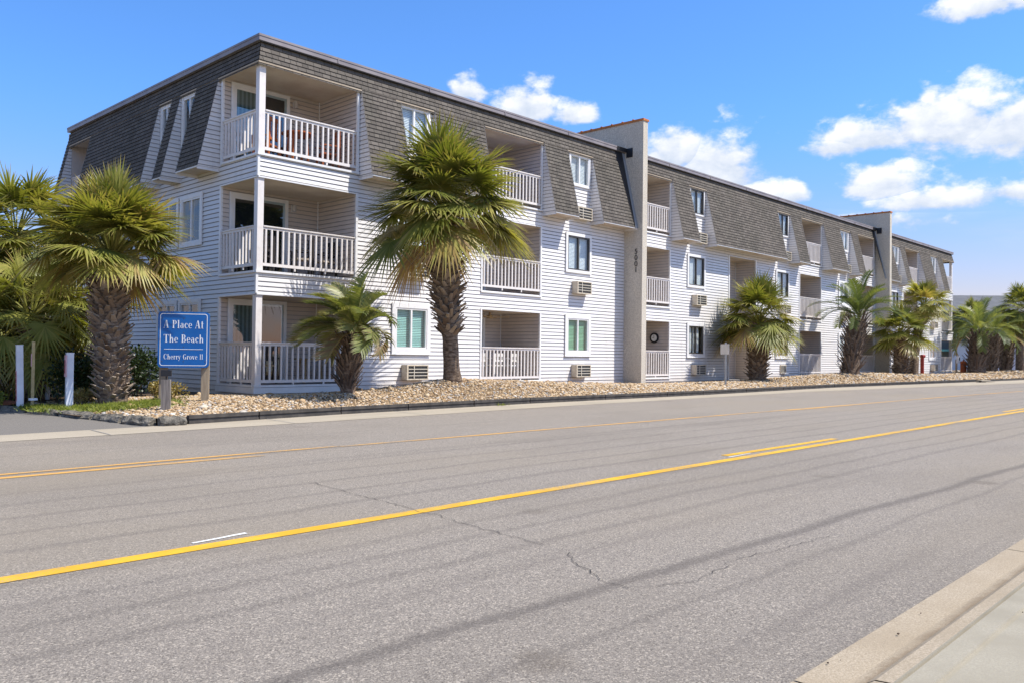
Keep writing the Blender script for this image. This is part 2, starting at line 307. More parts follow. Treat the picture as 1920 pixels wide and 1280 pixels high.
# ------------------------------------------------------------------ mesh builder and tagging
class MB:
    def __init__(s): s.v = []; s.f = []; s.uv = []; s.mi = []
    def face(s, pts, uv=None, mi=0):
        n = len(s.v); s.v.extend(pts); s.f.append(tuple(range(n, n + len(pts))))
        s.uv.extend(uv if uv else [(0.0, 0.0)] * len(pts)); s.mi.append(mi)
    def box(s, a, b, mi=0, rot=None, org=None):
        x0, y0, z0 = a; x1, y1, z1 = b
        P = [(x0, y0, z0), (x1, y0, z0), (x1, y1, z0), (x0, y1, z0), (x0, y0, z1), (x1, y0, z1), (x1, y1, z1), (x0, y1, z1)]
        if rot is not None: P = [tuple(rot @ Vector(p) + Vector(org or (0, 0, 0))) for p in P]
        for q in ((0, 3, 2, 1), (4, 5, 6, 7), (0, 1, 5, 4), (1, 2, 6, 5), (2, 3, 7, 6), (3, 0, 4, 7)):
            s.face([P[i] for i in q], None, mi)
    def bar(s, p0, p1, w, h=None, mi=0):
        p0, p1 = Vector(p0), Vector(p1); d = p1 - p0; L = d.length
        q = d.to_track_quat('Z', 'Y').to_matrix(); h = h or w
        s.box((-w / 2, -h / 2, 0), (w / 2, h / 2, L), mi, q, p0)
    def tube(s, pts, rad, n=10, mi=0, cap=True, uv=None):
        pts = [Vector(p) for p in pts]; rings = []
        for i, p in enumerate(pts):
            t = (pts[min(i + 1, len(pts) - 1)] - pts[max(i - 1, 0)]).normalized()
            a = t.orthogonal().normalized() if abs(t.z) < .95 else Vector((1, 0, 0)).cross(t).normalized()
            b = t.cross(a); r = rad[i] if isinstance(rad, (list, tuple)) else rad
            rings.append([tuple(p + r * (math.cos(k * 2 * math.pi / n) * a + math.sin(k * 2 * math.pi / n) * b)) for k in range(n)])
        for i in range(len(rings) - 1):
            for k in range(n):
                j = (k + 1) % n
                s.face([rings[i][k], rings[i][j], rings[i + 1][j], rings[i + 1][k]], [uv] * 4 if uv else None, mi)
        if cap: s.face(rings[-1], None, mi); s.face(rings[0][::-1], None, mi)
    def build(s, name, mats, parent=None, smooth=False, weld=False):
        me = bpy.data.meshes.new(name)
        me.from_pydata([tuple(map(float, p)) for p in s.v], [], s.f)
        ul = me.uv_layers.new(name='UVMap'); ul.data.foreach_set('uv', np.array(s.uv, dtype=np.float32).ravel())
        if isinstance(mats, str): mats = [mats]
        for m in mats: me.materials.append(MATS[m])
        me.polygons.foreach_set('material_index', np.array(s.mi, dtype=np.int32))
        if weld:
            import bmesh
            bm = bmesh.new(); bm.from_mesh(me); bmesh.ops.remove_doubles(bm, verts=bm.verts, dist=1e-4); bm.to_mesh(me); bm.free()
        if smooth: me.polygons.foreach_set('use_smooth', np.ones(len(me.polygons), dtype=bool))
        me.update()
        o = bpy.data.objects.new(name, me); COL.objects.link(o)
        if parent: o.parent = parent
        return o

def tag(o, label=None, cat=None, group=None, kind=None):
    for k, v in (('label', label), ('category', cat), ('group', group), ('kind', kind)):
        if v: o[k] = v
    return o
def empty(name, loc=(0, 0, 0), rz=0):
    o = bpy.data.objects.new(name, None); COL.objects.link(o); o.location = loc; o.rotation_euler = (0, 0, rz); o.empty_display_size = .3
    return o
def inst(o, parent, loc, rz=0):
    """copy of a part and its sub-parts, sharing mesh data"""
    c = o.copy(); COL.objects.link(c); c.parent = parent; c.location = loc; c.rotation_euler = (0, 0, rz)
    for ch in o.children:
        d = ch.copy(); COL.objects.link(d); d.parent = c
    return c
def copy_thing(o, loc, rz, label):
    c = o.copy(); COL.objects.link(c); c.location = loc; c.rotation_euler = (0, 0, rz); c['label'] = label
    for ch in o.children:
        d = ch.copy(); COL.objects.link(d); d.parent = c
        for gch in ch.children:
            e = gch.copy(); COL.objects.link(e); e.parent = d
    return c
def struct(mb, name, mats, **k): return tag(mb.build(name, mats, **k), kind='structure')
def lerp(tab, x):
    return float(np.interp(x, [t[0] for t in tab], [t[1] for t in tab]))

# ------------------------------------------------------------------ ground, road, kerbs
ZR = -.476
KY = [(-12, -5.2), (-4.4, -4.75), (-.74, -4.34), (5, -4.05), (13, -4.12), (24, -3.75), (37, -4.4), (50, -4.95), (90, -6.5), (200, -10)]
GY = [(-40, -5.9), (-6.9, -5.6), (-1.5, -5.4), (6.2, -4.95), (19, -4.75), (32, -5.75), (40, -6.6), (90, -9.5), (200, -15)]
mb = MB(); mb.face([(-400, -300, ZR - .04), (900, -300, ZR - .04), (900, 500, ZR - .04), (-400, 500, ZR - .04)])
struct(mb, 'ground', 'ground')
mb = MB()
xs = [-120, -40, -12, -7, -4, -1, 3, 7, 13, 19, 26, 33, 40, 50, 70, 90, 140, 200]
for a, b in zip(xs[:-1], xs[1:]):
    mb.face([(a, -16.46, ZR), (b, -16.46, ZR), (b, lerp(GY, b), ZR), (a, lerp(GY, a), ZR)])
struct(mb, 'road', 'asphalt')
def strip(name, mats, x0, x1, y0, y1, z, wob=0, seed=0, n=None):
    rng = random.Random(seed); mb = MB(); n = n or max(2, int((x1 - x0) / 1.2)); pts = []
    for i in range(n + 1):
        x = x0 + (x1 - x0) * i / n; w = rng.uniform(-wob, wob); t = i / n
        pts.append((x, (y0[0] + (y0[1] - y0[0]) * t) + w, (y1[0] + (y1[1] - y1[0]) * t) + w * .6 + rng.uniform(-wob, wob) * .5))
    for p, q in zip(pts[:-1], pts[1:]): mb.face([(p[0], p[1], z), (q[0], q[1], z), (q[0], q[2], z), (p[0], p[2], z)])
    return struct(mb, name, mats)
ZP = ZR + .004
strip('road_marking', 'paint_yellow', -40, 180, (-13.005, -12.90), (-12.875, -12.77), ZP, .006, 1)
for (a, b) in ((-.95, 2.3), (12.1, 17), (-26, -20), (26, 30)):
    strip('road_marking', 'paint_yellow', a, b, (-12.73, -12.745), (-12.62, -12.635), ZP, .006, int(a))
strip('road_marking', 'paint_orange', -40, -3.9, (-8.87, -8.83), (-8.78, -8.74), ZP, .008, 3)
strip('road_marking', 'paint_orange', -3.9, 20, (-8.87, -9.35), (-8.78, -9.26), ZP, .008, 4)
strip('road_marking', 'paint_orange', 20, 150, (-9.35, -14.5), (-9.26, -14.4), ZP, .008, 5)
strip('road_marking', 'paint_orange', -40, -5.1, (-9.14, -9.08), (-9.03, -8.97), ZP, .008, 6)
strip('road_marking', 'paint_orange', 8.2, 12.5, (-9.2, -9.28), (-9.12, -9.2), ZP, .008, 7)
strip('road_marking', 'paint_white', -7.75, -7.36, (-12.795, -12.76), (-12.77, -12.72), ZP, .004, 8, 4)
strip('road_marking', 'paint_white', -1.05, -.45, (-12.79, -12.765), (-12.765, -12.745), ZP, .004, 9, 4)
def crack(pts, w, seed):
    rng = random.Random(seed); P = []
    for (a, b) in zip(pts[:-1], pts[1:]):
        n = max(2, int(math.dist(a, b) / .05))
        for i in range(n): t = i / n; P.append((a[0] + (b[0] - a[0]) * t + rng.gauss(0, .013), a[1] + (b[1] - a[1]) * t + rng.gauss(0, .013)))
    P.append(pts[-1]); mb = MB()
    for i in range(len(P) - 1):
        a, b = P[i], P[i + 1]; d = Vector((b[0] - a[0], b[1] - a[1])).normalized(); nx, ny = -d.y, d.x
        w0 = w * (.35 + .65 * abs(math.sin(i * .37 + seed))); w1 = w * (.35 + .65 * abs(math.sin((i + 1) * .37 + seed)))
        mb.face([(a[0] - nx * w0, a[1] - ny * w0, ZR + .006), (b[0] - nx * w1, b[1] - ny * w1, ZR + .006), (b[0] + nx * w1, b[1] + ny * w1, ZR + .006), (a[0] + nx * w0, a[1] + ny * w0, ZR + .006)])
    struct(mb, 'road_crack', 'crack_tar')
crack([(-5.83, -11.21), (-5.93, -11.92), (-5.99, -12.71), (-6.03, -12.95), (-6.03, -13.2), (-6.13, -13.69)], .003, 1)
crack([(-6.13, -13.69), (-6.14, -13.84), (-6.19, -14.34)], .0032, 4)
crack([(-6.26, -14.57), (-6.38, -14.73), (-6.58, -15.11), (-6.61, -15.29)], .003, 2)
crack([(-6.61, -15.29), (-6.49, -15.37), (-6.25, -15.45), (-5.66, -15.38), (-5.24, -15.41), (-4.6, -15.5)], .0022, 3)

def profile(name, mats, prof, x0, x1, joints=(), curve=None):
    mb = MB(); xs = sorted(set([x0, x1] + [j for j in joints] + [j + .012 for j in joints]))
    for a, b in zip(xs[:-1], xs[1:]):
        dz = -.008 if any(abs(a - j) < 1e-6 for j in joints) else 0
        for (p, q) in zip(prof[:-1], prof[1:]): mb.face([(b, p[0], p[1] + dz), (a, p[0], p[1] + dz), (a, q[0], q[1] + dz), (b, q[0], q[1] + dz)])
    return struct(mb, name, mats, smooth=False)
# near side: gutter pan with rolled kerb, then the pavement (listed from the road towards the camera)
pr = [(-16.45, ZR + .006), (-16.61, ZR + .004), (-16.66, ZR + .012), (-16.69, ZR + .035), (-16.715, ZR + .07), (-16.745, ZR + .088), (-16.80, ZR + .092)]
profile('near_gutter', 'concrete_tan', pr, -60, 160, [-4.15 + 3.05 * k for k in range(-8, 20)])
profile('sidewalk', 'concrete_walk', [(-16.80, ZR + .092), (-16.806, ZR + .07), (-16.815, ZR + .07), (-16.82, ZR + .092), (-16.90, ZR + .093), (-16.905, ZR + .083), (-16.925, ZR + .083), (-16.93, ZR + .094), (-19.6, ZR + .10)], -60, 160, [])
mb = MB()   # crumbs in the pavement joint and scattered on the gutter
rng = random.Random(5)
for k in range(46):
    if k < 22: x, y, z = rng.uniform(-7.2, -1), rng.gauss(-16.915, .012), ZR + .083
    else: x, y, z = rng.uniform(-7.4, 2), rng.uniform(-16.78, -16.47), ZR + .012
    r = rng.uniform(.002, .006); mb.box((x - r, y - r * .7, z), (x + r, y + r * .7, z + r))
tag(mb.build('gutter_debris', 'soil'), kind='stuff')
# far side gutter pan
mb = MB(); xs = [-60, -30, -12, -7, -4.4, -2.6, -.74, 2, 5, 9, 13, 19, 24, 32, 37, 44, 50, 70, 90, 150]
for a, b in zip(xs[:-1], xs[1:]):
    mb.face([(a, lerp(GY, a), ZR + .004), (b, lerp(GY, b), ZR + .004), (b, lerp(KY, b) + .03, ZR + .022), (a, lerp(KY, a) + .03, ZR + .022)])
struct(mb, 'far_gutter', 'gutter_far')
mb = MB()
rng = random.Random(11)
for k in range(-6, 30):
    x = k * 3.05 + .6
    ya, yb = lerp(GY, x), lerp(KY, x)
    mb.face([(x, ya, ZR + .010), (x + .02, ya, ZR + .010), (x + .02, yb, ZR + .028), (x, yb, ZR + .028)])
struct(mb, 'gutter_joint', 'foundation')
# driveway on the left
mb = MB(); mb.face([(-60, -5.2, ZR + .016), (-4.4, -4.78, ZR + .016), (-5.0, -3.4, ZR + .06), (-5.6, 0, ZR + .09), (-6.5, 30, ZR + .1), (-60, 30, ZR + .1)])
struct(mb, 'driveway', 'asphalt_drive')

# gravel bed
CZ = [(-5, -.37), (-3.4, -.29), (-2, -.21), (-.8, -.16), (.2, -.11), (1.2, -.09), (2, -.03), (3.3, .13), (4.5, .09), (6, .04), (9.2, -.09), (12, -.16), (16.5, -.28), (19.7, -.21), (21.6, -.19),
      (25, -.05), (29.3, .06), (33, .0), (37, -.07), (44.7, -.15), (52, -.1), (60, 0), (90, .02)]
CY = [(-5, -2.4), (-1.2, -2.4), (0, -3.2), (1.2, -3.0), (2.4, -3.0), (4, -2.95), (6.5, -2.6), (12, -2.2), (18, -1.9), (24, -2.0), (30, -2.3), (50, -2.4), (90, -3)]
def sm(t): t = min(1, max(0, t)); return t * t * (3 - 2 * t)
def gz(x, y):
    ky, cy, cz = lerp(KY, x), lerp(CY, x), lerp(CZ, x)
    zk = -.37
    if y < cy: t = (y - ky) / (cy - ky); return zk + (cz - zk) * (.5 * sm(t) + .5 * min(1, max(0, t)) ** .8)
    zb = -.30 if x < 53 else -.16
    return cz + (min(zb, cz) - cz) * sm((y - cy) / 2.6)
mb = MB()
gx = list(np.arange(-5.2, 14, .25)) + list(np.arange(14, 76, .7))
def yline(x, t):
    top = .02 if x > -.2 else .8
    if x > 53.3: top = 3.5
    a = lerp(KY, x) + .12
    if x < -3.9: a = max(a, -4.6 + (-4.6 - x) * -0.0 + max(0, (-4.3 - x)) * 4.2)
    return a + (top - a) * t
NT = 14
for a, b in zip(gx[:-1], gx[1:]):
    for k in range(NT):
        q = []
        for x, t in ((a, k / NT), (b, k / NT), (b, (k + 1) / NT), (a, (k + 1) / NT)):
            y = yline(x, t); q.append((x, y, gz(x, y)))
        mb.face(q)
struct(mb, 'gravel_bed', 'gravel_base', smooth=True, weld=True)

def stones(name, specs, seed):
    rs = np.random.RandomState(seed)
    t = (1 + 5 ** .5) / 2
    ico = np.array([(-1, t, 0), (1, t, 0), (-1, -t, 0), (1, -t, 0), (0, -1, t), (0, 1, t), (0, -1, -t), (0, 1, -t), (t, 0, -1), (t, 0, 1), (-t, 0, -1), (-t, 0, 1)]) / math.sqrt(1 + t * t)
    icf = np.array([(0, 11, 5), (0, 5, 1), (0, 1, 7), (0, 7, 10), (0, 10, 11), (1, 5, 9), (5, 11, 4), (11, 10, 2), (10, 7, 6), (7, 1, 8), (3, 9, 4), (3, 4, 2), (3, 2, 6), (3, 6, 8), (3, 8, 9), (4, 9, 5), (2, 4, 11), (6, 2, 10), (8, 6, 7), (9, 8, 1)])
    V, F, U = [], [], []; n0 = 0
    for (x0, x1, cnt, r0, r1) in specs:
        for i in range(cnt):
            x = rs.uniform(x0, x1); tt = rs.rand(); y = yline(x, tt)
            if y > -.02 and x > -.25 and x < 53.2: continue
            if x < -3.9 and y > -3.6 + (x + 4.6) * 2: 
                if rs.rand() < .7: continue
            r = r0 + (r1 - r0) * rs.rand() ** 2.2
            v = ico * (1 + rs.uniform(-.22, .22, (12, 1)))
            v = v * (r * np.array([rs.uniform(.9, 1.5), rs.uniform(.8, 1.2), rs.uniform(.5, .8)]))
            a = rs.uniform(0, 6.283); c, s = math.cos(a), math.sin(a); b = rs.uniform(-.4, .4); cb, sb = math.cos(b), math.sin(b)
            v = v @ np.array([[1, 0, 0], [0, cb, sb], [0, -sb, cb]]) @ np.array([[c, s, 0], [-s, c, 0], [0, 0, 1]])
            V.append(v + np.array([x, y, gz(x, y) + r * .22])); F.append(icf + n0); n0 += 12
            u = rs.rand() if rs.rand() < .9 else rs.uniform(.8, 1); U.append(np.full(60, u))
    V = np.concatenate(V); F = np.concatenate(F); U = np.concatenate(U)
    me = bpy.data.meshes.new(name); me.vertices.add(len(V)); me.vertices.foreach_set('co', V.ravel())
    me.loops.add(F.size); me.loops.foreach_set('vertex_index', F.ravel()); me.polygons.add(len(F)); me.polygons.foreach_set('loop_start', np.arange(0, F.size, 3))
    me.update(calc_edges=True); ul = me.uv_layers.new(name='UVMap'); uv = np.zeros((F.size, 2), np.float32); uv[:, 0] = U; ul.data.foreach_set('uv', uv.ravel())
    me.materials.append(MATS['stone']); me.polygons.foreach_set('use_smooth', np.ones(len(F), bool)); me.validate()
    o = bpy.data.objects.new(name, me); COL.objects.link(o)
    return tag(o, kind='stuff')
stones('gravel', [(-5.0, 6, 32000, .015, .036), (-5.0, 12, 160, .05, .09), (6, 14, 14000, .018, .045), (14, 32, 13000, .028, .06), (32, 75, 10000, .05, .09)], 3)

# edging along the gravel
mb = MB(); xs = [-3.95, -2.6, -.74, 1, 3, 5, 8, 11, 13, 16, 19, 24, 29, 33, 37, 41.2]
for a, b in zip(xs[:-1], xs[1:]):
    ya, yb = lerp(KY, a), lerp(KY, b)
    for z0, z1, d in ((ZR, -.41, 0), (-.414, -.365, .022), (-.37, -.315, 0.004)):
        P = [(a + .01, ya + d, z0), (b - .01, yb + d, z0), (b - .01, yb + d, z1), (a + .01, ya + d, z1)]
        mb.face(P); mb.face([P[3], P[2], (P[2][0], yb + .09, z1), (P[3][0], ya + .09, z1)])
    mb.face([(a + .01, ya, ZR), (a + .01, ya, -.315), (a + .01, ya + .09, -.315), (a + .01, ya + .09, ZR)])
tag(mb.build('garden_edging', 'edging_black'), 'long black landscape edging holding the gravel along the gutter', 'edging')
mb = MB(); xs = [41.6, 46, 50, 60, 75]
for a, b in zip(xs[:-1], xs[1:]):
    ya, yb = lerp(KY, a), lerp(KY, b); mb.face([(a, ya, ZR), (b, yb, ZR), (b, yb, -.37), (a, ya, -.37)]); mb.face([(a, ya, -.37), (b, yb, -.37), (b, yb + .09, -.37), (a, ya + .09, -.37)])
tag(mb.build('garden_edging', 'edging_black'), 'far black edging strip of the gravel past the storm drain', 'edging')
# rough stone edging by the driveway
def rock(name, p0, p1, h, d, seed, label):
    rng = random.Random(seed); p0, p1 = Vector(p0), Vector(p1); L = (p1 - p0).length; t = (p1 - p0) / L; nrm = Vector((-t.y, t.x, 0))
    rings = []; n = 7
    for i in range(n + 1):
        s = i / n; e = .62 if i in (0, n) else 1
        prof = [(-d / 2, 0), (-d / 2 - .02, h * .45), (-d / 2 + .03, h * .9), (0, h), (d / 2 - .03, h * .95), (d / 2, h * .4), (d / 2, 0)]
        rings.append([tuple(p0 + t * (L * s) + nrm * (a * e + rng.uniform(-.022, .022)) + Vector((0, 0, b * (.82 + .18 * e) + rng.uniform(-.022, .014)))) for a, b in prof])
    mb = MB()
    for i in range(n):
        for k in range(6): mb.face([rings[i][k], rings[i + 1][k], rings[i + 1][k + 1], rings[i][k + 1]])
    mb.face(rings[0]); mb.face(rings[n][::-1])
    o = mb.build(name, 'rock_grey'); tag(o, label, 'stone', 'rough edging stones along the driveway')
zz = ZR + .0
eds = [((-5.75, .9), (-5.52, -.2)), ((-5.5, -.25), (-5.3, -1.3)), ((-5.28, -1.36), (-5.1, -2.3)), ((-5.08, -2.36), (-4.9, -3.25)), ((-4.88, -3.3), (-4.72, -4.0)), ((-4.7, -4.06), (-4.5, -4.62)), ((-4.44, -4.70), (-4.02, -4.72))]
lbs = ['rough edging stone farthest up the driveway beside the mulch', 'long rough edging stone in front of the white post with red frames', 'rough edging stone in front of the tan stake and ground cover', 'dark rough edging stone in front of the shorter white post',
       'rough edging stone below the leftmost gravel', 'short rough edging stone next to the corner stone', 'weathered corner stone where the edging meets the black strip']
for i, ((a, b), lb) in enumerate(zip(eds, lbs)): rock('edging_stone', (*a, zz), (*b, zz), .17, .19, i + 3, lb)
mb = MB(); mb.face([(-5.6, 3.5, -.30), (-5.1, -3.2, -.36), (-3.0, -.6, -.30), (-.1, -.2, -.33), (-.1, 14, -.28), (-5.9, 14, -.28)])
struct(mb, 'planting_bed', 'soil')
mb = MB(); mb.face([(-6.2, 2.2, -.285), (-5.45, -.3, -.33), (-5.0, -.1, -.28), (-5.2, 2.2, -.26)])
struct(mb, 'mulch', 'mulch')
# storm drain in the far gutter
d = empty('storm_drain', (41.3, -5.05, ZR + .02))
mb = MB(); mb.box((-.9, -.22, 0), (.9, .02, .035)); mb.box((-.9, .16, 0), (.9, .26, .11)); mb.box((-.9, .0, .075), (.9, .16, .11)); mb.build('frame', 'gutter_far', d)
mb = MB(); mb.box((-.75, .03, .0), (.75, .155, .07)); mb.build('opening', 'room_dark', d)
tag(d, 'concrete storm drain inlet in the far gutter', 'drain')

# ------------------------------------------------------------------ the apartment building
E_ = .113; SHE = .118
B = empty('apartment_building', (0, 0, 0)); tag(B, 'long three storey white clapboard apartment building with grey shingle mansard', 'building')
XL, XR, YB = -.14, 53.1, 12.5
def sub_iv(iv, holes):
    for (a, b) in holes:
        out = []
        for (p, q) in iv:
            if b <= p or a >= q: out.append((p, q))
            else:
                if a > p: out.append((p, a))
                if b < q: out.append((b, q))
        iv = out
    return iv
def clap(mb, to3, u0, u1, z0, z1, holes=(), lip=.017, e=E_, lo=None, hi=None, mi=0, zref=0.0, uvs=1, groove=None):
    """lapped boards; to3(u, z, off) -> point; holes = (u0,u1,z0,z1); lo/hi: optional functions of z giving the ends"""
    k0 = math.floor((z0 - zref) / e) - 1; k1 = math.ceil((z1 - zref) / e) + 1
    for k in range(k0, k1):
        zr = zref + k * e; cuts = sorted(set([max(zr, z0), min(zr + e, z1)] + [h for q in holes for h in q[2:] if max(zr, z0) < h < min(zr + e, z1)]))
        if cuts[0] >= cuts[-1] - 1e-6 and len(cuts) < 2: continue
        for za, zb in zip(cuts[:-1], cuts[1:]):
            if zb - za < 1e-5: continue
            zm = (za + zb) / 2
            for (a, b) in sub_iv([(u0, u1)], [(q[0], q[1]) for q in holes if q[2] < zm < q[3]]):
                a0, a1 = (lo(za), lo(zb)) if lo and a == u0 else (a, a)
                b0, b1 = (hi(za), hi(zb)) if hi and b == u1 else (b, b)
                oa, ob = lip * (1 - (za - zr) / e), lip * (1 - (zb - zr) / e)
                if groove is not None and abs(za - zr) < 1e-6:
                    zg = min(zb, zr + .015)
                    mb.face([to3(a0, za, -.008), to3(b0, za, -.008), to3(b0, zg, -.008), to3(a0, zg, -.008)], None, groove)
                    mb.face([to3(a0, zg, -.008), to3(b0, zg, -.008), to3(b0, zg, oa), to3(a0, zg, oa)], None, groove)
                    za = zg
                    if zb - za < 1e-5: continue
                V_ = lambda z: (z - zref) * uvs
                mb.face([to3(a0, za, oa), to3(b0, za, oa), to3(b1, zb, ob), to3(a1, zb, ob)], [(a0, V_(za)), (b0, V_(za)), (b1, V_(zb)), (a1, V_(zb))], mi)
                if groove is None and abs(za - zr) < 1e-6 and lip > 0:
                    mb.face([to3(a0, za, 0), to3(b0, za, 0), to3(b0, za, oa), to3(a0, za, oa)], [(a0, V_(za) + .004)] * 4, mi)
FRONT = lambda u, z, o: (u, -o, z)
LEFT = lambda u, z, o: (XL - o, u, z)
RIGHT = lambda u, z, o: (XR + o, u, z)
LV = [(-.05, 2.06), (2.63, 4.82), (5.40, 7.55)]
BALS = [(7.24, 9.86), (14.69, 17.38), (28.83, 31.30), (35.9, 38.45), (43.3, 45.85)]
CL, CR = (XL, 2.66), (50.6, XR)
WINX = [3.86, 11.10, 18.63, 26.28, 33.45, 41.05, 48.03]     # left edges of the 1.36 m window groups
WW = 1.36
WZ = [(.73, 2.09), (3.49, 4.83)]
W3 = (6.42, 7.52)
STAIR = (21.97, 24.37)
holes = [(a, b, *z) for (a, b) in BALS + [CL, CR] for z in LV]
holes += [(x + .12, x + WW - .12, z0 + .12, z1 - .12) for x in WINX for (z0, z1) in WZ] + [(x + .18, x + WW - .18, W3[0] + .05, W3[1] - .05) for x in WINX]
holes += [(STAIR[0], STAIR[1], -.3, 5.05)]
mb = MB(); clap(mb, FRONT, XL, XR, -.24, 7.62, holes, groove=1); mb.build('front_wall', ['siding', 'groove'], B)
lw = [(2.70, 3.95), (4.05, 5.28)]
lh = [(0.0, 1.75, *z) for z in LV] + [(a + .1, b - .1, z0 + .1, z1 - .1) for (a, b) in lw for (z0, z1) in ((.79, 2.07), (3.45, 4.81))]
l3w = [(3.05, 3.95), (4.5, 5.25)]
lh += [(a + .12, b - .12, 6.15, 7.45) for (a, b) in l3w] + [(10.35, 12.2, 5.4, 7.55)]
mb = MB(); clap(mb, LEFT, 0, YB, -.24, 7.62, lh, groove=1); mb.build('side_wall', ['siding', 'groove'], B)
mb = MB(); clap(mb, RIGHT, 0, YB, -.24, 7.62, [(0.0, 1.75, *z) for z in LV]); mb.box((XL, YB, -.3), (XR, YB + .02, 8)); mb.build('end_wall', 'siding', B)
mb = MB(); mb.box((XL + .03, .02, -.8), (2.6, 1.7, -.25)); mb.box((XL + .03, 1.7, -.8), (XR - .03, YB - .05, -.241)); mb.box((2.6, .03, -.8), (STAIR[0], 1.7, -.242)); mb.box((STAIR[1], .03, -.8), (XR - .05, 1.7, -.242))
mb.build('foundation', 'foundation', B)
mb = MB(); mb.face([(XL, .1, 8.1), (XR, .1, 8.1), (XR, YB, 8.1), (XL, YB, 8.1)]); mb.build('flat_roof', 'grey_roof', B)

# recesses (balconies): back wall, inner side wall, ceiling, floor
def recess(x0, x1, z0, z1, depth=1.75, openleft=False, openright=False, backtop=None):
    mb = MB()
    clap(mb, lambda u, z, o: (u, depth - o, z), x0, x1, z0, z1, [], groove=2)
    if not openright: clap(mb, lambda u, z, o: (x1 - o, u, z), 0.0, depth, z0, z1, [], groove=2)
    if not openleft: clap(mb, lambda u, z, o: (x0 + o, u, z), 0.0, depth, z0, z1, [], groove=2)
    cx = [c for c, op in ((x0, openleft), (x1, openright)) if not op]
    for c in cx: mb.box((c - .03 if c == x1 else c, depth - .035, z0), (c if c == x1 else c + .03, depth - .018, z1), 1)
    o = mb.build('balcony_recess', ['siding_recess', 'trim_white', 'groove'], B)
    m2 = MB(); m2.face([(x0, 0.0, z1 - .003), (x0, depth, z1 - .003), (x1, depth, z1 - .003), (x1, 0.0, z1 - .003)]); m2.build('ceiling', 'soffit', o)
    m3 = MB(); m3.face([(x0, 0.0, z0 + .003), (x1, 0.0, z0 + .003), (x1, depth, z0 + .003), (x0, depth, z0 + .003)]); m3.build('floor', 'foundation', o)
for (a, b) in BALS:
    for z in LV: recess(a, b, *z)
for z in LV: recess(XL, 2.66, *z, openleft=True); recess(50.6, XR, *z, openright=True)
recess(STAIR[0], STAIR[1], -.24, 5.05, 1.0)
mb = MB()
clap(mb, lambda u, z, o: (XL + 1.6 - o, u, z), 10.35, 12.2, 5.4, 7.55); mb.face([(XL, 12.2, 5.4), (XL + 1.6, 12.2, 5.4), (XL + 1.6, 12.2, 7.55), (XL, 12.2, 7.55)]); mb.face([(XL, 10.35, 7.545), (XL + 1.6, 10.35, 7.545), (XL + 1.6, 12.2, 7.545), (XL, 12.2, 7.545)])
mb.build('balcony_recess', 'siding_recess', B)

# trims round openings, corner boards, band ledges
for (a, b) in BALS:
    for (z0, z1) in LV:
        mb = MB()
        mb.box((a - .05, -.03, z0 - .02), (a + .012, .03, z1)); mb.box((b - .012, -.03, z0 - .02), (b + .05, .03, z1))
        mb.box((a - .05, -.032, z1 + .001), (b + .05, .03, z1 + .04)); mb.box((a - .05, -.05, z0 - .06), (b + .05, .04, z0 - .0205))
        mb.build('opening_trim', 'trim_white', B)
for (z0, z1) in LV:
    for e, c in ((XL, 1), (XR, -1)):
        def bx(x0, y0, z0_, x1, y1, z1_): mb.box((min(x0, x1), y0, z0_), (max(x0, x1), y1, z1_))
        q = 2.645 if c == 1 else 50.615
        mb = MB(); bx(q, -.03, z0 - .02, q + c * .065, .03, z1); bx(e, -.033, z1 + .001, q + c * .065, .0395, z1 + .035); bx(e - c * .033, .04, z1 + .001, e + c * .04, 1.8, z1 + .035); bx(e - c * .033, 1.735, z0 + .003, e + c * .03, 1.80, z1)
        mb.build('opening_trim', 'trim_white', B)
        mb = MB(); bx(e - c * .04, -.055, z0 - .05, q + c * .065, .05, z0 + .002); bx(e - c * .05, .0505, z0 - .05, e + c * .04, 1.78, z0 + .002); mb.build('ledge', 'trim_white', B)
for z0, z1 in ((2.1, 2.58), (4.86, 5.35)):
    mb = MB(); mb.box((XL - .026, -.026, z0), (XL + .035, .035, z1)); mb.build('corner_board', 'trim_white', B)
    mb = MB(); mb.box((XR - .035, -.026, z0), (XR + .026, .035, z1)); mb.build('corner_board', 'trim_white', B)
for x in STAIR:
    mb = MB(); mb.box((x - .04, -.03, -.24), (x + .04, .03, 5.05)); mb.build('corner_board', 'trim_white', B)
mb = MB()   # white skirt boards below the corner deck
mb.box((XL - .06, -.07, -.25), (2.72, -.022, -.11)); mb.box((XL - .06, -.0215, -.25), (XL - .0205, 1.8, -.11)); mb.build('deck_skirt', 'trim_white', B)
mb = MB(); mb.box((STAIR[0] - .1, -.6, -.8), (STAIR[1] + .1, 1.0, -.245)); mb.build('landing_slab', 'gutter_far', B)

